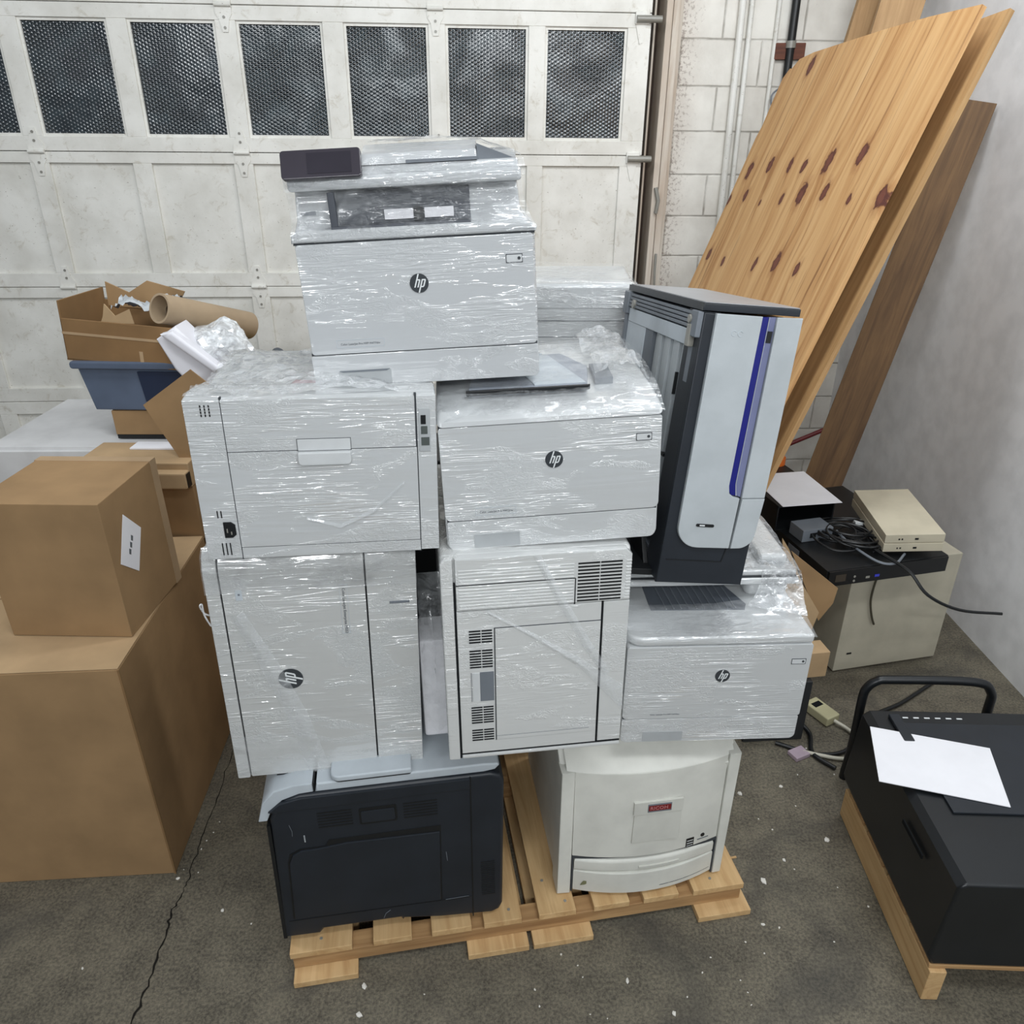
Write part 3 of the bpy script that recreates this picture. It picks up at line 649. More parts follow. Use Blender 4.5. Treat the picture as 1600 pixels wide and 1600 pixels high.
part('vent_slots', P3, BLACK, *[('b', x, x+.0022, -.0032, .0, z, z+.0042) for x in (-.188, -.181, -.174) for z in (.280, .2855, .291, .2965)], auto=False)
part('vent_slots', P3, BLACK, *[('b', x, x+.002, -.0032, .0, .0875, .102) for x in (-.188, -.1815)], auto=False)
part('vent_slots', P3, BLACK, *[('b', x, x+.002, -.0032, .0, .011, .036) for x in (-.188, -.181, -.174)], auto=False)
so = part('power_socket', P3, BLACK, ('p', [(-.180, .079), (-.166, .079), (-.159, .073), (-.159, .053), (-.166, .047), (-.180, .047)], 'y', -.0045, .002, .001))
part('socket_pins', so, STEEL, ('b', -.175, -.173, -.0055, -.004, .058, .066), ('b', -.168, -.166, -.0055, -.004, .054, .060), auto=False)
po = part('port_plate', P3, GRIP, ('b', .180, .2005, -.0045, .0, .205, .286, .001))
part('usb_socket', po, BLACK, ('b', .184, .193, -.0055, -.004, .257, .274, .0005)); part('usb_socket', po, plastic('dull_port', srgb(80, 86, 84), .4), ('b', .184, .1955, -.0055, -.004, .2385, .2535, .0005))
part('network_socket', po, plastic('dull_port', srgb(80, 86, 84), .4), ('b', .184, .1985, -.0055, -.004, .217, .2325, .0005))
rows = []
for j, y in enumerate([.01, .06, .12, .18, .26, .34, .42]):
    rows.append([(x, y, [.314, .318, .312, .308, .304, .30, .29][j]-(.014 if abs(x) > .2 else 0)+(.010*math.sin(x*23+y*17))) for x in (-.216, -.15, -.08, -.01, .06, .13, .205)])
sheet('top_film', rows, FILM2, P3, 0.014, 32, 12, 8, 0.7)
part('sticker_under_film', P3, plastic('faded_pink', srgb(186, 150, 154), .5), ('p', [(-.06, .14), (.05, .12), (.05, .16), (-.05, .18)], 'z', .287, .290), auto=False)
# crease in the film over the rear door
sheet('film_crease', [[(-.03, -.006, .085), (.03, -.009, .068), (.09, -.008, .095), (.15, -.007, .15)], [(-.03, -.010, .080), (.03, -.014, .063), (.09, -.013, .090), (.15, -.010, .147)], [(-.025, -.006, .074), (.03, -.009, .058), (.092, -.008, .085), (.152, -.007, .143)]], FILMB, P3, 0.003, 50, 2, 5, 0.5)

# ---- P4: printer lying on its side, left, with the round logo turned
P4 = empty('laser_printer', (-.414, 1.331, .587), rot_euler(8.3, 0, 1.5), 'large wrapped white printer on its side at left, its round logo turned sideways', 'printer')
W4 = wrapped('film_on_left_printer', c=srgb(193, 195, 194), seed=31.0, ang=1.15, dist=.0030, along=5, across=80)
part('body', P4, W4, ('b', -.208, .205, .004, .47, 0.0, .5675, .010, 3))
part('front_panel', P4, W4, ('p', [(-.012, .0), (.03, .0), (.03, .5665), (.022, .5685), (.010, .566), (-.002, .556), (-.009, .542), (-.012, .525)], 'x', -.1780, .1018, .002))
part('side_strip', P4, W4, ('p', [(-.012, -.003), (.03, -.003), (.03, .566), (.022, .568), (.010, .565), (-.002, .555), (-.009, .541), (-.012, .524)], 'x', -.208, -.1805, .003))
part('drawer_panel', P4, W4, ('p', [(-.012, .0), (.03, .0), (.03, .5665), (.022, .5685), (.010, .566), (-.002, .556), (-.009, .542), (-.012, .525)], 'x', .1045, .2055, .002))
part('seam', P4, GAP, ('p', [(-.006, .001), (.03, .001), (.03, .5625), (.01, .560), (-.004, .545), (-.006, .52)], 'x', -.182, -.177), ('p', [(-.006, .001), (.03, .001), (.03, .5625), (.01, .560), (-.004, .545), (-.006, .52)], 'x', .1005, .106), auto=False)
part('drawer_slot', P4, GREYMID, ('b', .149, .190, -.0135, -.008, .434, .4395, .0008), label='narrow grey finger slot')
hp_badge(P4, -.066, .262, .0255, -.0125, rotz=-90)
text('model_lettering', 'Color LaserJet Enterprise M553', .0085, (.0555, -.0125, .478), TEXTM, P4, rotz=90)
part('label_outline', P4, GREYLT, *frame2(.050, .066, .368, .486, .0008, -.0128, -.0118), auto=False)
part('power_button', P4, GREYLT, ('b', -.152, -.139, -.0130, -.011, .462, .486, .0008))
part('power_symbol', P4, GREYMID, ('b', -.147, -.143, -.0136, -.012, .474, .478), auto=False)
sheet('film_fold', [[(-.168, -.0145, .43), (-.128, -.0145, .31), (-.086, -.0145, .17), (-.050, -.0145, .0)], [(-.155, -.020, .43), (-.108, -.020, .31), (-.060, -.019, .17), (-.026, -.017, .0)], [(-.142, -.0145, .44), (-.088, -.0145, .31), (-.040, -.0145, .17), (-.002, -.0145, .0)]], FILMB, P4, 0.003, 30, 5, 6, 0.5)
sheet('film_crumple', [[(-.205, -.014, .11), (-.13, -.0145, .12), (-.07, -.0145, .10)], [(-.205, -.016, .06), (-.13, -.018, .07), (-.06, -.018, .06)], [(-.205, -.014, .005), (-.13, -.0145, .003), (-.05, -.0145, .003)]], FILM, P4, 0.006, 45, 5, 10, 0.7)
sheet('film_shoulder', [[(x, .012, .5725) for x in (-.208, -.1, 0, .1, .205)], [(x, -.006, .560) for x in (-.209, -.1, 0, .1, .206)], [(x, -.0145, .530) for x in (-.209, -.1, 0, .1, .206)], [(x, -.0145, .48) for x in (-.209, -.1, 0, .1, .206)]], FILM, P4, 0.0035, 45, 15, 10, 0.6)
tube('film_tail', [(-.205, -.004, .425), (-.216, -.010, .435), (-.223, -.010, .452), (-.219, -.008, .455), (-.217, -.012, .435), (-.210, -.012, .412), (-.206, -.010, .405), (-.19, -.015, .41)], .0018, FILM2, P4, 6, 6)

# ---- P6: printer lying on its side, centre, vents to us
P6 = empty('laser_printer', (.048, 1.304, .656), rot_euler(7.1), 'wrapped white printer with slotted vent panels in the centre of the stack', 'printer')
W6 = wrapped('film_on_centre_printer', c=srgb(208, 210, 209), seed=41.0, ang=0.9, dist=.0019, along=5, across=80)
part('body', P6, W6, ('b', -.190, .190, .004, .48, 0.0, .5015, .010, 3))
part('back_panel', P6, W6, ('p', rr(-.190, -.165, -.002, .5005, (.004, .0, .0, .012)), 'y', -.008, .02, .004), ('p', [(-.161, .382), (.190, .382), (.190, .486), (.178, .5005), (-.161, .5005)], 'y', -.008, .02, .004),
     ('p', [(-.161, .014), (.1345, .014), (.1325, .380), (-.161, .380)], 'y', -.007, .02, .0015), ('p', [(.1385, .016), (.190, .016), (.190, .380), (.1365, .380)], 'y', -.008, .02, .002), ('b', -.161, .190, -.009, .02, .001, .009, .002))
part('ribbing', P6, W6, *[('b', -.155, .073, -.0092, -.006, z, z+.003, .0008) for z in [.386+.0072*k for k in range(13)]], *[('b', .178, .189, -.0092, -.006, z, z+.003, .0008) for z in [.386+.0072*k for k in range(13)]], auto=False)
part('seam', P6, GAP, ('b', -.1655, -.1615, -.005, .02, .0, .443), ('b', .1335, .138, -.006, .02, .014, .380), ('b', -.162, .190, -.005, .02, .009, .0145), ('b', .0755, .0775, -.0085, .0, .381, .441), ('b', -.16, .0765, -.0083, .0, .4405, .4425), auto=False)
part('access_panel', P6, W6, ('b', -.085, .1325, -.0085, .0, .047, .336, .0008))
part('panel_outline', P6, SEAM, ('b', -.0872, -.0852, -.0078, .0, .045, .338), ('b', -.087, .1333, -.0078, .0, .3365, .338), auto=False)
part('panel_line', P6, GREYMID, ('b', -.085, .118, -.0088, -.007, .057, .0578), auto=False)
sh = []
for k in range(12): sh += [('b', .081, .1245, -.0088, -.006, .3865+.0078*k, .3900+.0078*k), ('b', .1265, .170, -.0088, -.006, .3865+.0078*k, .3900+.0078*k)]
part('vent_slots', P6, BLACK, *sh, auto=False)
for z0, n in ((.304, 5), (.242, 7), (.096, 7), (.048, 5)):
    sh = []
    for k in range(n): sh += [('b', -.138, -.1145, -.0080, -.006, z0+.0068*k, z0+.0030+.0068*k), ('b', -.1125, -.091, -.0080, -.006, z0+.0068*k, z0+.0030+.0068*k)]
    part('side_vent_slots', P6, GAP, *sh, auto=False)
part('grip_recess', P6, GREYMID, ('b', -.118, -.089, -.0078, -.004, .155, .230), ('b', -.1365, -.1355, -.0080, -.006, .155, .230), auto=False)
part('grip_plate', P6, W_PLAIN, ('b', -.134, -.118, -.0082, -.004, .156, .229, .001))
sheet('film_fold', [[(-.01, -.0105, .50), (.045, -.0105, .38), (.095, -.0105, .28), (.140, -.0105, .205)], [(-.004, -.014, .50), (.056, -.015, .38), (.106, -.014, .28), (.150, -.0125, .20)], [(.006, -.0105, .50), (.066, -.0105, .38), (.114, -.0105, .285), (.158, -.0105, .21)]], FILMB, P6, .0015, 30, 3, 6, .4)
sheet('film_fold', [[(-.10, -.0105, .382), (.0, -.0105, .315), (.09, -.0105, .250), (.186, -.0105, .170)], [(-.10, -.012, .378), (.0, -.015, .308), (.09, -.015, .236), (.189, -.0135, .14)], [(-.10, -.0105, .374), (.0, -.0105, .300), (.09, -.0105, .225), (.191, -.0105, .10)]], FILMB, P6, .0015, 30, 9, 6, .4)

# ---- P5: cream printer at the base, right
P5 = empty('laser_printer', (.338, 1.415, .08), rot_euler(8.2), 'unwrapped cream printer with bowed front and red badge, bottom right on the pallet', 'printer')
cu = lambda x, a: -a*(1-(x/.19)**2)
def bow(x0, x1, a, n=12): return [(x0+(x1-x0)*i/n, cu(x0+(x1-x0)*i/n, a)) for i in range(n+1)]
part('body', P5, CREAM, ('b', -.222, .224, .03, .50, .004, .40, .006), ('p', [(.0, .40), (.08, .47), (.14, .478), (.50, .478), (.50, .30), (.02, .30)], 'x', -.224, .226, .006))
part('side_post', P5, CREAM, ('p', [(-.228, .005), (-.192, .002), (-.190, .424), (-.224, .426)], 'y', -.004, .06, .005))
part('side_post', P5, CREAM, ('p', [(.1995, .006), (.223, .008), (.231, .427), (.20, .43)], 'y', -.004, .06, .005))
bm = bmesh.new(); add_prism(bm, bow(-.19, .1985, .028)+[(.1985, .05), (-.19, .05)], 'z', .138, .424, .003); part('front_cover', P5, CREAM, ('m', bm))
bm = bmesh.new(); b2 = bmesh.new()
tp = bow(-.21, .215, .026); g0 = [b2.verts.new((x, y, .424)) for x, y in tp]; g1 = [b2.verts.new((x, y*0.9+.018, .440)) for x, y in tp]; g2 = [b2.verts.new((x, .085, .478)) for x, y in tp]
for i in range(len(tp)-1):
    b2.faces.new((g0[i], g0[i+1], g1[i+1], g1[i])); b2.faces.new((g1[i], g1[i+1], g2[i+1], g2[i]))
part('top_front_slope', P5, CREAM, ('m', b2))
part('top_cover', P5, CREAM2, ('p', [(-.195, .085), (.19, .078), (.20, .11), (.205, .48), (-.20, .48)], 'z', .474, .490, .003))
part('tray_recess', P5, plastic('cream_recess', srgb(168, 168, 162), .5), ('p', [(-.11, .075), (.09, .07), (.10, .12), (-.09, .12)], 'z', .4895, .4915), auto=False)
part('top_button', P5, plastic('cream_button', srgb(190, 191, 186), .4), ('b', -.222, -.186, .06, .10, .468, .485, .003))
tray = part('paper_tray', P5, CREAM, ('p', bow(-.1855, .1945, .036)+[(.1945, .05), (-.1855, .05)], 'z', .012, .086, .004), ('p', bow(-.184, .193, .030)+[(.193, .05), (-.184, .05)], 'z', .084, .128, .010, 3))
part('tray_gap', P5, SEAM, ('b', -.1905, -.1865, .0, .05, .006, .137), ('b', .1955, .1985, .0, .05, .006, .137), ('p', bow(-.188, .197, .018)+[(.197, .05), (-.188, .05)], 'z', .1285, .1385), auto=False)
part('tray_grip', tray, CREAM2, ('p', bow(-.02, .09, .0335)+bow(-.02, .09, .026)[::-1], 'z', .098, .106, .001))
part('tray_line', tray, SEAM, ('p', bow(.04, .19, .0366)+bow(.04, .19, .030)[::-1], 'z', .029, .0302), auto=False)
def bowplace(o, x): 
    o.location = (0, cu(x, .028), 0); o.rotation_euler = (0, 0, 0)
bd = part('badge_panel', P5, CREAM2, ('p', [(-.045, .192), (.078, .192), (.079, .290), (-.043, .292)], 'y', -.003, .002, .001), ('b', -.046, .080, -.005, .002, .290, .331, .001)); bowplace(bd, .03)
lg = part('maker_badge', bd, GREYMID, ('b', -.011, .050, -.0062, -.004, .297, .323, .0005))
part('badge_red_band', lg, RED, ('b', -.009, .048, -.0068, -.006, .302, .319), auto=False)
text('badge_lettering', 'RICOH', .0150, (-.006, -.0070, .3055), plastic('badge_letter', srgb(190, 130, 130), .4), lg)
def bowstick(o, x): o.location = (x, cu(x, .028)-.0003, 0); o.rotation_euler = (0, 0, math.atan(2*.028*x/.19**2))
st = part('energy_sticker', P5, BLACK, ('b', -.011, .011, -.0012, .001, .140, .170)); bowstick(st, .117)
part('sticker_lines', st, SILV, ('b', -.009, .009, -.0016, -.001, .161, .1632), ('b', -.009, .009, -.0016, -.001, .152, .1542), ('b', -.009, .009, -.0016, -.001, .144, .1455), auto=False)
st = part('recycling_sticker', P5, BLACK, ('p', [(-.002+.006*math.cos(a*.5236), .168+.006*math.sin(a*.5236)) for a in range(12)], 'y', -.0012, .001)); bowstick(st, .155)
part('recycling_lettering', st, TEXTM, ('b', -.017, .016, -.0012, .001, .1555, .157), auto=False)
st = part('paper_size_mark', tray, plastic('olive_print', srgb(120, 122, 90), .5), ('p', [(-.168, .040), (-.160, .053), (-.150, .053), (-.150, .043), (-.157, .040)], 'y', -.0015, .0005)); st.location = (0, cu(-.16, .036)-.001, 0)
part('tray_feet', P5, CREAM2, ('b', -.22, -.19, .02, .08, 0, .006), ('b', .19, .22, .02, .08, 0, .006), ('b', -.2, .2, .4, .45, 0, .006), auto=False)

# ---- P1: dark printer at the base, left, seen from its side
P1 = empty('laser_printer', (-.290, 1.289, .08), rot_euler(8.7), 'charcoal-sided printer with light grey top, bottom left on the pallet', 'printer')
part('side_shell', P1, DARK, ('p', [(-.278, .021), (-.194, .019), (-.183, .034), (.005, .034), (.011, .021), (.016, .030), (.104, .016), (.184, .010), (.236, .006), (.256, .016), (.264, .036), (.272, .452), (.262, .474), (.240, .484), (-.190, .484), (-.222, .474), (-.248, .452), (-.262, .42)], 'y', .0, .10, .010, 4))
part('body', P1, DARK, ('b', -.255, .262, .09, .50, .012, .47, .01))
part('front_edge', P1, BLACK, ('p', [(-.284, .015), (-.275, .015), (-.264, .40), (-.272, .40)], 'y', .004, .45), auto=False)
part('panel_step', P1, DARK, ('p', [(-.262, .445), (.192, .447), (.192, .4775), (-.19, .479), (-.235, .468)], 'y', -.004, .01, .003))
dd = part('side_door', P1, DARK, ('p', [(-.247, .092), (.109, .088), (.116, .322), (-.10, .326), (-.17, .318), (-.204, .318), (-.226, .306), (-.236, .28)], 'y', -.005, .01, .003))
part('door_outline', P1, BLACK, ('p', [(-.251, .089), (.112, .085), (.119, .342), (-.14, .340), (-.15, .322), (-.206, .322), (-.232, .308), (-.240, .28)], 'y', -.0012, .01), auto=False)
part('seam', P1, BLACK, ('p', [(.186, .006), (.189, .006), (.1945, .480), (.1915, .480)], 'y', -.0012, .01), ('b', -.262, .185, -.001, .01, .0805, .082), auto=False)
hd = part('grip_recess', P1, BLACK, ('p', rr(-.065, .021, .375, .426, .006), 'y', -.001, .01)); part('grip_plate', hd, DARK, ('p', rr(-.061, .016, .381, .416, .004), 'y', -.003, .01, .001))
part('vent_slots', P1, BLACK, *[('b', -.158, -.080, -.001, .002, .380+.0088*k, .3835+.0088*k) for k in range(6)], auto=False)
part('vent_slots', P1, BLACK, *[('b', .036, .114, -.001, .002, .378+.0088*k, .3815+.0088*k) for k in range(6)], auto=False)
part('vent_slots', P1, BLACK, *[('b', .211, .245, -.001, .002, .080+.0068*k, .0825+.0068*k) for k in range(18)], auto=False)
text('number_one', '1', .032, (-.201, -.0012, .342), plastic('faint_print', srgb(150, 155, 158), .5), P1)
cap = part('top_cap', P1, GREYLT, ('p', [(-.155, .484), (.225, .484), (.252, .488), (.262, .500), (.258, .506), (.225, .509), (-.150, .509)], 'y', .006, .50, .005, 3), ('p', [(-.288, .415), (-.268, .415), (-.255, .445), (-.228, .472), (-.190, .485), (-.159, .487), (-.159, .512), (-.20, .512), (-.245, .500), (-.272, .470)], 'y', .004, .45, .004))
part('cap_seam', P1, BLACK, ('b', -.1590, -.1550, .009, .45, .486, .5095), auto=False)
part('cap_slot', P1, BLACK, ('p', [(-.24, .05), (-.215, .05), (-.205, .10), (-.232, .10)], 'z', .505, .513), auto=False)
part('raised_lid', P1, GREYLT, ('p', rr(-.118, .062, .0, .40, (.02, .005, .005, .02)), 'z', .512, .5275, .004, 3))
part('lid_gasket', P1, BLACK, ('p', rr(-.116, .060, .003, .40, (.02, .005, .005, .02)), 'z', .5085, .5125), auto=False)
part('scuffs', P1, GREYMID, ('m', tube_bm([(-.036, -.0008, .046), (-.03, -.0008, .062), (-.018, -.0008, .072)], .0008, 5)), ('m', tube_bm([(-.222, -.0008, .40), (-.218, -.0008, .38), (-.219, -.0008, .365)], .0006, 5)), ('m', tube_bm([(.128, -.0008, .25), (.13, -.0008, .22)], .0008, 5)), ('m', tube_bm([(.12, -.0008, .082), (.178, -.0008, .084)], .0005, 5)), auto=False)

# ---- TL: multifunction printer standing on its side, blue stripe
k = .957
TL = empty('multifunction_printer', (.414, 1.465, .990), rot_euler(5.5, -6.0, 6.5), 'unwrapped printer upended on its side at right, white front with a blue stripe', 'printer')
TL.scale = (k, k, k)
part('body', TL, DARK, ('p', [(-.104, .0), (.102, .0), (.106, .603), (-.100, .603)], 'y', .006, .09, .004), ('b', -.06, .102, .08, .60, .0, .603, .004))
part('front_frame', TL, DARK, ('p', [(-.104, -.004), (.102, -.002), (.107, .58), (.107, .603), (-.1, .603)], 'y', -.004, .01, .004))
fp = part('front_panel', TL, TLWHITE, ('p', [(-.077, .603), (.022, .605), (.022, .24), (.026, .222), (.036, .216), (.052, .212), (.050, .092), (-.020, .090)]+[(-.0275-.05*math.sin(R(a))+.0, .140-.05*math.cos(R(a))) for a in range(0, 91, 10)]+[(-.0775, .16)], 'y', -.014, .0, .003, 2))
part('front_panel', TL, TLWHITE, ('p', [(.054, .606), (.110, .609), (.1105, .216), (.057, .212)], 'y', -.012, .0, .003, 2), ('p', [(.057, .211), (.110, .215)]+[(.068+.037*math.cos(R(a)), .132-.039*math.sin(R(a))) for a in range(0, 91, 10)]+[(.053, .092)], 'y', -.015, .0, .003, 2))
part('blue_stripe', TL, BLUE, ('p', [(.022, .604), (.036, .605), (.036, .245), (.041, .218), (.030, .219), (.024, .228), (.022, .24)], 'y', -.011, .0, .001), label='royal blue stripe')
part('output_channel', TL, LAV, ('p', [(.0368, .605), (.0535, .606), (.0555, .214), (.0425, .218), (.0368, .245)], 'y', -.005, .0), label='lavender grey channel beside the stripe')
part('channel_line', TL, TLWHITE, ('p', [(.0362, .605), (.0372, .605), (.0372, .245), (.043, .218), (.0415, .218), (.0362, .243)], 'y', -.0115, .0), auto=False)
part('channel_sensor', TL, BLACK, ('b', .041, .052, -.006, .0, .553, .577), auto=False)
sw = part('power_switch', TL, BLACK, ('p', rr(-.038, .004, .1415, .1485, .0034), 'y', -.0155, -.010)); part('switch_mark', sw, SILV, ('b', -.030, -.018, -.0160, -.015, .1435, .1465), auto=False)
for dx in (-.008, .006):
    ring = [(-.026+dx+.0055*math.cos(a), -.0143, .567+.0055*math.sin(a)) for a in [R(30+30*i) for i in range(10)]]
    part('embossed_mark', TL, GREYLT, ('m', tube_bm(ring, .0007, 5)))
part('base_seam', TL, BLACK, ('b', -.09, .040, -.0055, .0, .0545, .0562), ('p', [(.040, .0545), (.042, .0545), (.050, .09), (.047, .09)], 'y', -.0055, .0), auto=False)
part('lid', TL, DARK, ('p', [(-.104, .606), (.105, .611), (.105, .626), (-.104, .621)], 'y', -.004, .60, .002))
part('lid_top', TL, plastic('lid_grey', srgb(150, 152, 156), .3, .6), ('p', [(-.100, .6215), (.103, .6263), (.103, .6285), (-.100, .6235)], 'y', -.001, .595, .001))
part('side_rail', TL, GREYMID, *[('b', -.108+.001*i, -.06, .03, .59, .566+.009*i, .573+.009*i, .001) for i in range(4)], ('b', -.112, -.06, .0, .045, .55, .604, .004), ('b', -.112, -.06, .565, .61, .545, .604, .004))
part('inner_rail', TL, GREYLT, ('b', -.103, -.06, .05, .565, .527, .562, .002), ('b', -.100, -.06, .40, .575, .10, .527, .002))
part('inner_ribs', TL, TLWHITE, *[('b', -.096+(.006 if i % 2 else 0), -.06, .062+.034*i, .090+.034*i, .19, .525, .002) for i in range(8)])
part('inner_frame', TL, GREYMID, ('b', -.106, -.06, .575, .600, .02, .56, .002), ('b', -.101, -.06, .03, .058, .04, .55, .002), ('b', -.098, -.06, .335, .40, .10, .53, .001))
part('inner_slots', TL, BLACK, ('b', -.0975, -.09, .12, .124, .41, .46), ('b', -.0975, -.09, .11, .16, .265, .272), ('b', -.098, -.09, .385, .40, .25, .32), ('b', -.1065, -.09, .58, .60, .42, .46), auto=False)
part('inner_grid', TL, GREYMID, *[('b', -.10, -.06, .06, .33, .04+.035*i, .048+.035*i, .001) for i in range(5)], ('b', -.102, -.06, .06, .075, .03, .19, .001), ('b', -.102, -.06, .16, .17, .03, .19, .001))
bo = part('hinge_bolt', TL, STEEL, ('b', -.114, -.10, .028, .052, .528, .575, .003), ('m', tube_bm([(-.116, .04, .585), (-.104, .04, .585)], .009, 12)), ('m', tube_bm([(-.112, .51, .575), (-.10, .51, .575)], .012, 12)))
part('bottom_cover', TL, BLACK, ('b', -.190, -.10, .035, .30, -.004, .012, .002), ('b', -.185, -.105, .20, .22, .0, .11, .002), ('p', [(.06, .0), (.20, .0), (.20, .12), (.17, .12)], 'x', -.115, -.104, .001))

# ================================================================ THINGS BEHIND AND BESIDE
def cbox(name, loc, yawd, w, d, h, mat, label, cat, group=None, bev=.003, pit=0, rol=0):
    t = empty(name, loc, rot_euler(yawd, pit, rol), label, cat, group)
    part('body', t, mat, ('b', 0, w, 0, d, 0, h, bev, 2)); return t
# wrapped white printer behind the middle
WB = wrapped('film_on_hidden_printer', seed=51.0, ang=0.05, dist=.0040)
wp = empty('wrapped_printer', (-.066, 2.16, .955), rot_euler(-2), 'white film-wrapped machine behind the stack, left of the upended printer', 'printer')
part('body', wp, WB, ('b', -.1, .41, .0, .34, -.30, .565, .012, 3)); part('seam', wp, SEAM, ('b', -.1, .408, -.001, .01, .465, .4665), ('b', -.1, .408, -.001, .01, .42, .4215), ('b', -.1, .408, -.001, .01, .50, .5005), auto=False)
sheet('loose_film', [[(-.1, .34, .572), (.1, .34, .578), (.40, .34, .570)], [(-.1, .0, .572), (.1, -.01, .578), (.412, .0, .568)], [(-.1, -.008, .53), (.1, -.012, .53), (.416, -.008, .52)], [(-.1, -.006, .32), (.1, -.008, .32), (.416, -.006, .32)]], FILM, wp, .008, 22, 5, 9, .6)
cr_ = empty('stack_crate', (-.30, 1.87, 0.0), rot_euler(6), 'brown carton standing behind the stack between the two lower printers', 'box')
part('body', cr_, KRAFT_D, ('b', .06, .40, .0, .25, .081, .62, .003)); part('flap', cr_, KRAFT, ('b', .06, .40, -.004, .0, .50, .62, .001))
wbk = empty('wrapped_foam_block', (-.208, 1.385, .62), rot_euler(8), 'wrapped white foam block seen in the gap between the two side-lying printers', 'packing foam')
sheet('loose_film', [[(.006, .04, .42), (.035, .04, .42), (.062, .04, .42)], [(.006, -.01, .28), (.035, -.05, .27), (.062, -.02, .28)], [(.006, -.01, .16), (.035, -.02, .15), (.062, -.01, .16)], [(.006, -.02, .05), (.035, -.05, .05), (.062, -.02, .05)]], FILM, wbk, .02, 20, 5, 8, .6)
part('foam', wbk, PAPER, ('b', .002, .066, .0, .10, .0, .27, .008, 2))
bmk = empty('black_machine', (-.40, 1.84, .621), rot_euler(6), 'black wrapped machine seen in the gap behind the two side-lying printers', 'machine')
part('body', bmk, BLACK, ('b', .08, .42, .0, .22, .0, .50, .006))

# left: tall carton
bx = empty('tall_carton', (-.963, 1.518, 0), rot_euler(3.4), 'tall brown cardboard carton on the floor at left', 'box')
part('body', bx, KRAFT, ('b', -.62, 0, .0, .70, 0, .716, .003)); part('top_flap', bx, KRAFT_L, ('b', -.615, -.002, .002, .345, .7165, .7195, .001), ('b', -.615, -.002, .352, .698, .7165, .7195, .001))
part('corner_edge', bx, KRAFT_D, ('b', -.0035, .0015, -.0015, .0, .0, .716), auto=False)
part('printed_mark', bx, plastic('navy_print', srgb(60, 62, 86), .6), ('b', -.16, -.09, .56, .60, .7196, .7202), ('b', -.10, -.095, .33, .42, .7196, .72), ('b', -.06, -.055, .18, .28, .7196, .72), auto=False)
sb = empty('small_carton', (-1.30, 1.66, .7205), rot_euler(-2), 'smaller cardboard carton with white label standing on the tall carton', 'box')
part('body', sb, KRAFT, ('b', .0, .315, .0, .30, .0, .38, .003))
part('tape', sb, card('tape_brown', srgb(176, 150, 118)), ('b', -.001, .3165, .27, .301, .0, .381)); 
lb = part('label', sb, PAPER, ('p', [(.03, .20), (.10, .14), (.155, .24), (.09, .31)], 'x', .3155, .3165), label='white address label'); part('label_print', lb, TEXTM, *[('p', [(.075+.011*i, .205+.014*i), (.082+.011*i, .199+.014*i), (.088+.011*i, .211+.014*i), (.080+.011*i, .218+.014*i)], 'x', .3164, .3169) for i in range(3)], auto=False)
# carton with the tall open flap
fb = empty('open_carton', (-1.02, 2.26, .0), rot_euler(0), 'open carton behind the left printers with one tall flap standing up', 'box')
part('body', fb, KRAFT, ('b', .0, .42, .0, .006, .0, .78, .002), ('b', .0, .42, .134, .14, .0, .78, .002), ('b', .0, .006, .0, .14, .0, .78, .002), ('b', .414, .42, .0, .14, .0, .78, .002), ('b', .0, .42, .0, .14, .0, .006))
part('standing_flap', fb, KRAFT, ('p', [(0.058, 1.26), (-0.106, 1.15), (0.0, 0.913), (-0.007, 0.605), (0.249, 0.605), (0.249, 1.083)], 'y', -.004, .0), label='tall flap standing upright')
mb = empty('flat_carton', (-1.36, 2.20, .805), rot_euler(-2), 'cardboard carton with white top strip, behind the smaller carton at left', 'box')
part('body', mb, KRAFT, ('b', .0, .352, .03, .20, -.10, .09, .003)); part('lid', mb, KRAFT_L, ('b', -.005, .355, .02, .20, .09, .172, .006, 2), ('b', -.005, .355, -.012, .03, .095, .150, .008, 2)); part('white_strip', mb, PAPER, ('b', .12, .34, .13, .19, .173, .178)); part('rolled_edge', mb, BLACK, ('b', .3545, .3565, -.006, .02, .10, .145), auto=False)
mc = empty('flat_carton', (-1.34, 2.46, .98), rot_euler(-1), 'thin cardboard carton lying under the blue-grey bin at left', 'box')
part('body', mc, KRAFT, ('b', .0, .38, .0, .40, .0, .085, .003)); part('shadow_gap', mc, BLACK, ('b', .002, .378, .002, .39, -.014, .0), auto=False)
cb = empty('storage_cabinet', (-1.75, 2.40, 0), rot_euler(0), 'white cabinet at the left edge carrying the bin and cartons', 'cabinet')
part('body', cb, plastic('cabinet_white', srgb(208, 208, 208), .5), ('b', .0, .82, .0, .52, .0, .962, .004)); part('door', cb, plastic('cabinet_white', srgb(208, 208, 208), .5), ('b', .01, .40, -.015, .0, .03, .95, .003), ('b', .42, .81, -.015, .0, .03, .95, .003))
bn = empty('plastic_bin', (-1.42, 2.44, 1.067), rot_euler(-3), 'blue-grey plastic bin under the torn paper carton at left', 'bin')
BG = plastic('blue_grey_plastic', srgb(88, 100, 120), .4)
part('body', bn, BG, ('p', [(.03, .0), (.36, .0), (.40, .150), (.0, .150)], 'y', .02, .34, .01), ('p', rr(-.01, .41, .145, .17, .01), 'y', .0, .36, .006))
part('window_recess', bn, plastic('navy_recess', srgb(34, 44, 66), .35), ('p', [(.215, .035), (.345, .035), (.355, .135), (.205, .135)], 'y', .012, .03), auto=False)
kb = empty('torn_carton', (-1.44, 2.46, 1.238), rot_euler(-6, 0, 4), 'torn kraft carton on the blue-grey bin, holding crumpled silver foil', 'box')
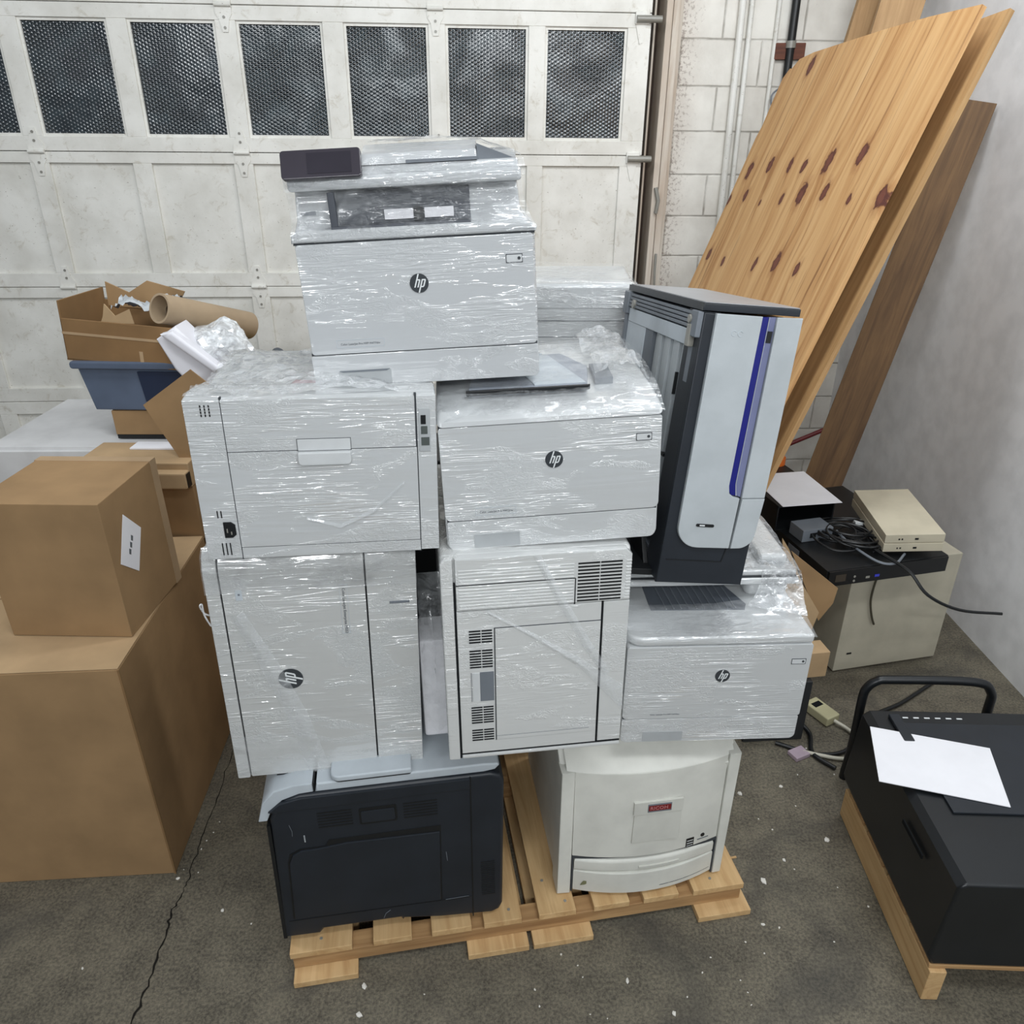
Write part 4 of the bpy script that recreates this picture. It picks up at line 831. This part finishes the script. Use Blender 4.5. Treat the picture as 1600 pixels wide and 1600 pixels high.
part('body', kb, KRAFT_D, ('b', .0, .375, .0, .006, .0, .135, .002), ('b', .0, .375, .24, .246, .0, .15, .002), ('b', .369, .375, .0, .246, .0, .135, .002), ('b', .0, .006, .0, .246, .0, .19, .002), ('b', .0, .375, .0, .246, .0, .006))
part('torn_flap', kb, KRAFT, ('p', [(.02, .13), (.20, .13), (.27, .15), (.30, .20), (.17, .225), (.10, .18), (.02, .21)], 'y', .238, .243)); part('torn_flap', kb, KRAFT_L, ('p', [(.13, .13), (.24, .135), (.23, .18), (.18, .155), (.15, .19), (.14, .15)], 'y', .01, .014))
part('tape_strip', kb, card('tape_brown', srgb(176, 150, 118)), ('b', .0, .374, -.001, .0, .085, .093), ('b', .25, .262, -.0012, .0, .0, .05), auto=False)
foil = sheet('crumpled_foil', [[(-1.28+.06*i, 2.50+.07*j, 1.385+.02*math.sin(i*2.1+j*1.3)) for i in range(4)] for j in range(3)], plastic('silver_foil', srgb(190, 196, 200), .12, 1.0), None, .05, 30, 3, 6, .7); tag(foil, 'crumpled silver and black foil inside the torn carton', 'foil')
b = bmesh.new(); segn = 28
def tube_hollow(name, a, c, ro, ri, mat, parent=None):
    a, c = Vector(a), Vector(c); d = (c-a).normalized(); s = d.cross(Vector((0, 0, 1))).normalized(); w = s.cross(d)
    b = bmesh.new(); R_ = []
    for (P, rad) in ((a, ri), (a, ro), (c, ro), (c, ri)):
        R_.append([b.verts.new(P+(s*math.cos(2*math.pi*i/28)+w*math.sin(2*math.pi*i/28))*rad) for i in range(28)])
    for q in range(4):
        for i in range(28): b.faces.new((R_[q][i], R_[q][(i+1) % 28], R_[(q+1) % 4][(i+1) % 28], R_[(q+1) % 4][i]))
    bmesh.ops.recalc_face_normals(b, faces=b.faces); o = obj(name, b, mat, parent); shade_auto(o, 40); return o
tb = tube_hollow('cardboard_tube', (-1.100, 2.44, 1.405), (-.93, 2.74, 1.285), .047, .040, card('tube_card', srgb(170, 150, 124))); tag(tb, 'hollow cardboard tube sticking up behind the torn carton', 'tube')
# white foam bag
def lump(name, c, rx, ry, rz, mat, seed, amp=.25, freq=2.2, sub=4, parent=None):
    b = bmesh.new(); bmesh.ops.create_icosphere(b, subdivisions=sub, radius=1)
    for v in b.verts:
        p = v.co.copy(); s = 1+amp*(noise.noise(p*freq+Vector((seed, 0, 0))))+amp*.5*abs(noise.noise(p*freq*3+Vector((0, seed, 0))))
        v.co = Vector((p.x*rx*s, p.y*ry*s, p.z*rz*s))+Vector(c)
    o = obj(name, b, mat, parent, False); return o
fbg = empty('packing_foam_bag', (-.975, 2.40, 1.268), (0, 0, 0), 'white plastic bag of folded foam packing in front of the garage door at left', 'packing foam')
FOAM = plastic('white_foam', srgb(226, 226, 232), .5, .3, .02)
def poly_slab(name, parent, pts3, thick, mat):
    b = bmesh.new(); vs = [b.verts.new(p) for p in pts3]; b.faces.new(vs)
    bmesh.ops.recalc_face_normals(b, faces=b.faces); bmesh.ops.solidify(b, geom=b.faces[:], thickness=thick); bmesh.ops.recalc_face_normals(b, faces=b.faces)
    return obj(name, b, mat, parent)
part('foam_sheet', fbg, FOAM, ('p', [(-.125, .055), (-.06, .095), (.055, -.035), (.03, -.095), (-.04, -.10), (-.085, -.04)], 'y', -.03, .08, .012, 3), ('p', [(-.10, .075), (-.06, .085), (.07, -.03), (.045, -.045)], 'y', -.055, -.01, .010, 3))
bl = lump('bag', (.040, .07, .0), .100, .07, .088, film_mat('milky_bag', .8, 3.0, .5, 10, 20, .5), 3, .42, 1.0, 4, fbg)
o = lump('green_rag', (-.935, 2.66, 1.185), .035, .03, .03, plastic('lime_cloth', srgb(176, 186, 60), .7), 5, .3); tag(o, 'small lime green scrap beside the white foam bag', 'rag')
ht = empty('hand_tool', (-.95, 2.66, 1.17), (0, 0, 0), 'dark grey curved tool handle lying behind the upper left printer', 'tool')
tube('handle', [(.0, 0, .04), (.03, 0, .005), (.07, 0, .0), (.11, -.005, .012)], .010, GREYMID, ht, 8, 6); lump('head', (.135, -.005, .03), .026, .02, .026, plastic('tool_grey', srgb(74, 80, 86), .5), 2, .1, 1, 3, ht)
sl = empty('lower_carton', (-1.10, 2.42, 0), rot_euler(-2), 'plain carton tower under the foam bag at left', 'box'); part('body', sl, KRAFT_D, ('b', .17, .55, .02, .50, 0, 1.14, .004))

# ---------------- right side
# beige computer tower with the flat rack unit on it
pc = empty('computer_tower', (1.240, 2.405, 0), rot_euler(12), 'beige metal computer case standing under the black rack unit at right', 'computer')
part('case', pc, BEIGE, ('b', .0, .45, .0, .20, .012, .482, .004)); part('foot', pc, BLACK, ('b', .03, .08, .02, .18, 0, .013), ('b', .36, .41, .02, .18, 0, .013), auto=False)
part('side_mark', pc, BLACK, ('b', .045, .065, -.002, .0, .085, .092), auto=False); tube('cable', [(.10, -.012, .49), (.085, -.015, .40), (.085, -.015, .33), (.105, -.015, .26), (.125, -.012, .22)], .004, plastic('olive_cable', srgb(70, 66, 52), .5), pc, 6, 6)
sv = empty('rack_server', (1.075, 2.262, .484), rot_euler(13), 'flat black rack unit with small blue and white lights, lying on the beige computer', 'rack unit')
part('chassis', sv, BLACK, ('b', .0, .48, .0, .62, .0, .062, .002)); part('bezel', sv, plastic('bezel_black', srgb(14, 15, 17), .3), ('b', .004, .476, -.008, .0, .002, .060, .001))
part('side_sticker', sv, GREYMID, ('b', -.001, .0, .17, .24, .014, .048), auto=False); part('drive_bay', sv, plastic('bay_brown', srgb(62, 54, 44), .5), ('b', .03, .070, -.0092, -.007, .018, .046), auto=False)
part('port', sv, STEEL, ('m', tube_bm([(.105, -.0095, .014), (.105, -.008, .014)], .0045, 10)), ('m', tube_bm([(.105, -.0095, .031), (.105, -.008, .031)], .0045, 10)), ('b', .15, .165, -.0095, -.007, .018, .026)); part('status_light', sv, plastic('blue_led_plastic', srgb(60, 66, 190), .3), ('b', .185, .203, -.0095, -.007, .019, .028), auto=False)
lx = empty('support_crate', (1.02, 2.52, 0), rot_euler(12), 'dark crate under the back of the black rack unit', 'crate'); part('body', lx, BLACK, ('b', .0, .20, .22, .60, 0, .482, .004))
bd_ = empty('network_recorder', (.985, 2.56, .547), rot_euler(13), 'black open-fronted metal unit with a sheet of paper on it, behind the cable coil', 'electronics')
part('case', bd_, BLACK, ('b', .0, .006, .0, .36, .0, .10, .001), ('b', .235, .241, .0, .36, .0, .10, .001), ('b', .0, .241, .0, .36, .094, .10, .001), ('b', .0, .241, .30, .306, .0, .10, .001), ('b', .0, .241, .0, .36, .0, .004)); part('screws', bd_, STEEL, *[('m', tube_bm([(x, .298, z), (x, .302, z)], .003, 6)) for x in (.05, .09, .13, .17) for z in (.05, .07)], auto=False)
part('slide_rail', bd_, GREYMID, ('b', .242, .252, .05, .42, .03, .06, .002))
pp = part('paper_sheet', None, PAPER, ('b', .0, .235, .0, .30, 0, .0015)); pp.location = (1.00, 2.555, .649); pp.rotation_euler = rot_euler(8, 0, 0); tag(pp, 'white paper sheet lying on the black open metal unit', 'paper')
sw_ = empty('grey_adapter_box', (1.055, 2.465, .547), rot_euler(14), 'small grey metal box in front of the black open unit', 'electronics'); part('case', sw_, GREYMID, ('b', .0, .125, .0, .085, .0, .048, .003)); part('vent_hole', sw_, BLACK, ('b', .03, .055, -.001, .001, .015, .034), auto=False)
for i, (z, lab) in enumerate([(.565, 'lower cream network switch of the pair on the rack unit'), (.600, 'upper cream network switch of the pair on the rack unit')]):
    t = empty('network_switch', (1.30, 2.36, z), rot_euler(-4, 3, -3), lab, 'network switch', 'cream network switches'); CR = plastic('cream_metal', srgb(196, 188, 166), .5)
    part('case', t, CR, ('b', .0, .20, .0, .34, .0, .033, .002)); part('ports', t, BLACK, ('b', .045, .050, -.001, .0, .012, .018), ('b', .055, .060, -.001, .0, .012, .018), ('b', .10, .112, -.001, .0, .012, .019), auto=False)
random.seed(11)
cables = empty('cable_coil', (1.24, 2.50, .547), (0, 0, 0), 'tangled black cables coiled on the rack unit', 'cable')
for i in range(9):
    pts = []; r0 = random.uniform(.05, .115); ph = random.uniform(0, 6); cx, cy = random.uniform(-.06, .05), random.uniform(-.09, .08)
    for k2 in range(14):
        a = ph+k2*.52; pts.append((cx+r0*1.1*math.cos(a), cy+r0*math.sin(a), .008+.022*abs(math.sin(a*.7+i))+.002*i))
    tube('cable', pts, .004, BLACK, cables, 6, 4)
tube('cable', [(-.08, .02, .02), (.0, -.08, .03), (.06, -.18, .02), (.11, -.25, .0), (.16, -.30, -.06), (.26, -.33, -.10), (.40, -.34, -.11)], .0055, BLACK, cables, 6, 6)
tube('cable', [(-.05, .0, .03), (-.04, -.10, .03), (.02, -.19, .01), (.08, -.20, .006), (.14, -.14, .01)], .0045, GREYMID, cables, 6, 6)
part('plug', cables, SILV, ('b', .045, .075, .06, .085, .02, .034, .002))
part('plug', cables, SILV, ('b', -.075, -.065, .03, .042, .03, .036, .001))
# cartons behind the right printer
cx_ = empty('opened_carton', (.80, 2.10, .0), rot_euler(0), 'opened cardboard carton between the right printer and the rack unit', 'box')
part('body', cx_, KRAFT_L, ('b', .0, .15, .08, .26, .252, .50, .003)); part('flap', cx_, KRAFT_L, ('p', [(0.037, 0.761), (0.063, 0.723), (0.13, 0.588), (0.197, 0.486), (0.184, 0.416), (0.141, 0.471), (0.074, 0.564)], 'y', .0, .005), label='light flap nearest us'); part('flap', cx_, KRAFT, ('p', [(0.097, 0.681), (0.272, 0.54), (0.266, 0.482), (0.229, 0.413), (0.167, 0.539)], 'y', .06, .065), label='darker flap behind'); part('packing_tape', cx_, KRAFT_D, ('b', .05, .08, .079, .081, .30, .50), auto=False)
c2_ = cbox('tiny_carton', (.965, 2.06, .25), 8, .085, .07, .10, KRAFT_L, 'tiny plain carton low beside the right printer', 'box')
blk = empty('black_equipment_box', (.79, 2.03, 0), rot_euler(4), 'dark metal box on the floor behind the right printer', 'electronics'); part('body', blk, plastic('dark_metal', srgb(44, 46, 48), .5), ('b', .0, .21, .0, .28, .0, .249, .004))
o = obj('orange_container', tube_bm([(0, 0, 0), (0, 0, 0.655), (0, 0, 0.675)], .045, 20), ORANGE); o.location = (1.100, 2.985, 0); shade_auto(o, 40); tag(o, 'tall orange container just showing behind the paper sheet', 'container')
# things on the floor, right
ad = empty('power_adapter', (1.105, 2.10, .004), rot_euler(28), 'cream power adapter with dark label and cable on the floor', 'power adapter')
CRM = plastic('cream_adapter', srgb(190, 184, 148), .5); part('case', ad, CRM, ('b', .0, .062, .0, .11, .0, .035, .005, 3)); part('rating_label', ad, GAP, ('b', .012, .050, .065, .088, .0345, .0358), auto=False)
tube('cable', [(.035, .0, .016), (.05, -.05, .008), (.04, -.13, .006), (-.02, -.16, .006), (-.09, -.13, .006), (-.17, -.05, .006)], .0065, plastic('cable_cream', srgb(200, 196, 180), .5), ad, 8, 6)
c3 = tube('black_cable', [(.90, 2.02, .008), (1.02, 1.965, .008), (1.14, 1.99, .008), (1.27, 2.14, .008), (1.42, 2.22, .008), (1.60, 2.34, .008)], .007, BLACK, None, 8, 6); tag(c3, 'thick black cable lying on the floor from adapter to computer', 'cable')
c4 = tube('black_cable', [(.93, 2.20, .010), (.99, 2.12, .03), (1.03, 2.06, .012), (1.01, 1.97, .008), (1.06, 1.90, .008)], .008, BLACK, None, 8, 6); tag(c4, 'short black cable bent up beside the blue plug', 'cable')
bpl = empty('blue_plug', (1.00, 2.15, .04), rot_euler(20), 'blue plug among the cables on the floor', 'plug'); part('shell', bpl, plastic('plug_blue', srgb(40, 60, 150), .4), ('b', .0, .03, .0, .045, -.03, .02, .004)); tube('cable', [(.015, .045, -.005), (.02, .10, -.03), (.0, .16, -.034)], .004, BLACK, bpl, 6, 5)
pk = cbox('pink_foam_scrap', (.945, 1.935, .0), 25, .06, .045, .016, plastic('pinkish_foam', srgb(176, 158, 170), .7), 'pale pink scrap on the floor beside the cables', 'scrap')
# dark printer on another pallet, right edge
pl2 = empty('wooden_pallet', (.985, 1.25, 0), rot_euler(-2.5), 'second wooden pallet at the right edge under the black printer', 'pallet')
part('side_board', pl2, PINE, ('b', .0, .04, -.10, .47, .002, .105, .002), auto=False)
part('side_board', pl2, PINE, ('b', .62, .66, -.10, .47, .002, .105, .002), auto=False)
for y in (-.09, .05, .19, .33): part('deck_board', pl2, PINEX, ('b', .0, .66, y, y+.11, .1055, .118, .002), auto=False)
BKM = plastic('satin_black_plastic', srgb(24, 27, 30), .35, .5, .1)
dp = empty('black_printer', (.975, 1.24, .1185), rot_euler(-2.5), 'black printer with white paper on top, on the second pallet at the right edge', 'printer')
part('body', dp, BKM, ('p', [(.03, .0), (.52, .0), (.52, .25), (.50, .275), (.03, .275), (.012, .26), (.0, .03), (.012, .0)], 'y', -.08, .50, .008, 3))
part('top_recess', dp, DARK, ('b', .09, .48, .12, .44, .2745, .282, .003), ('b', .07, .10, .36, .47, .275, .288, .004)); part('side_slot', dp, GAP, ('b', .0, .004, .05, .16, .20, .212), auto=False)
part('silver_marks', dp, SILV, *[('b', .11+.03*i, .125+.03*i, .464, .468, .2755, .277) for i in range(6)], auto=False)
p2_ = part('paper_sheet', None, PAPER, ('b', .0, .297, -.21, .0, .0, .002)); p2_.location = (.992, 1.655, .402); p2_.rotation_euler = rot_euler(-17); tag(p2_, 'white paper sheet on the black printer at the right edge', 'paper')
tro = empty('trolley_handle', (1.075, 1.87, 0), rot_euler(-6), 'black bent tube handle standing behind the black printer at right', 'handle')
tube('tube', [(.0, .0, .0), (.004, .0, .15), (.0, .0, .32), (.006, .0, .365), (.03, .0, .392), (.07, .0, .40), (.30, .0, .41), (.36, .0, .38), (.37, .0, .30), (.37, .0, .0)], .0135, BKM, tro, 12, 6)
# planks leaning at right
plank('timber_plank', (1.315, 3.18, .0), (1.815, 3.40, 2.0), .165, .022, PLANK, 'brown chipped plank leaning below the plywood at right', up=Vector((1, -.5, 0)))
dv = Vector((1.599-1.286, .12, 2.441-.978))
plank('timber_plank', Vector((1.62, 4.10, 2.343))-dv*1.58, Vector((1.62, 4.10, 2.343))+dv*.5, .14, .035, PLANKL, 'pale splintered timber plank rising behind the plywood top, left one', up=Vector((1, 0, 0)))
dv = Vector((.20, .10, 1.02))
plank('timber_plank', Vector((1.665, 3.86, 2.421))-dv*2.3, Vector((1.665, 3.86, 2.421))+dv*.6, .18, .03, PLANKL, 'broad timber plank rising behind the plywood top, right one', up=Vector((1, -.1, 0)))

# ---------------- crumbs of foam and grit on the floor
random.seed(5)
WHT = plastic('foam_crumb', srgb(225, 222, 214), .6)
spots = [(-.92, 1.60, .004), (-.915, 1.63, .004), (-.905, 1.66, .003), (-.90, 1.70, .004), (-.95, 1.50, .006), (-.90, 1.52, .003), (-1.09, 1.24, .006), (-.79, 1.40, .010), (-.70, 1.36, .005), (-.60, 1.48, .004), (-.945, 1.53, .003),
         (-.37, 1.19, .010), (-.37, 1.12, .012), (-.22, 1.17, .003), (.12, 1.27, .005), (.16, 1.24, .004), (.28, 1.20, .008), (.17, 1.21, .003), (.05, 1.18, .004), (.22, 1.11, .003), (.18, 1.12, .003), (.06, 1.14, .004), (.47, 1.22, .004), (.50, 1.26, .004), (.56, 1.20, .004), (.57, 1.17, .003), (.57, 1.14, .003), (.42, 1.16, .003), (.38, 1.12, .008),
         (.78, 1.55, .008), (.72, 1.80, .010), (.86, 1.83, .008), (.75, 1.70, .004), (.78, 1.66, .004), (.88, 1.75, .004), (.93, 1.62, .012), (.80, 1.52, .004), (.70, 1.48, .012), (.90, 1.46, .004), (.66, 1.35, .008), (.70, 1.34, .004), (.83, 1.30, .004), (.96, 1.40, .005), (1.00, 2.0, .006), (1.10, 1.95, .005), (1.16, 1.98, .006), (1.20, 2.05, .005), (1.05, 1.88, .006), (.93, 1.88, .005), (.60, 1.30, .004), (.64, 1.27, .005), (.20, 1.05, .005), (.0, 1.02, .003), (-.30, 1.0, .004), (.40, .98, .003)]
g = []
for i, (x, y, s) in enumerate(spots):
    if i % 6 == 0 or not g:
        b = bmesh.new(); bmesh.ops.create_icosphere(b, subdivisions=1, radius=1)
        for v in b.verts: v.co *= random.uniform(.6, 1.25)
        o = obj('foam_crumb', b, WHT); g.append(o)
    else:
        o = random.choice(g).copy(); COL.objects.link(o)
    s *= .75; o.location = (x, y, s*.3); o.scale = (s*random.uniform(.8, 1.3), s*random.uniform(.6, 1), s*.5); o.rotation_euler = (0, 0, random.uniform(0, 3))
    tag(o, 'tiny white foam crumb scattered on the concrete floor', 'crumb', 'foam crumbs scattered over the floor')
wc = part('wood_chip', None, PINE, ('b', -.010, .010, -.003, .003, 0, .003)); wc.location = (.635, 1.56, 0); wc.rotation_euler = (0, 0, .2); tag(wc, 'small yellow wood chip on the floor right of the pallet', 'wood chip')
bpy.context.view_layer.update()
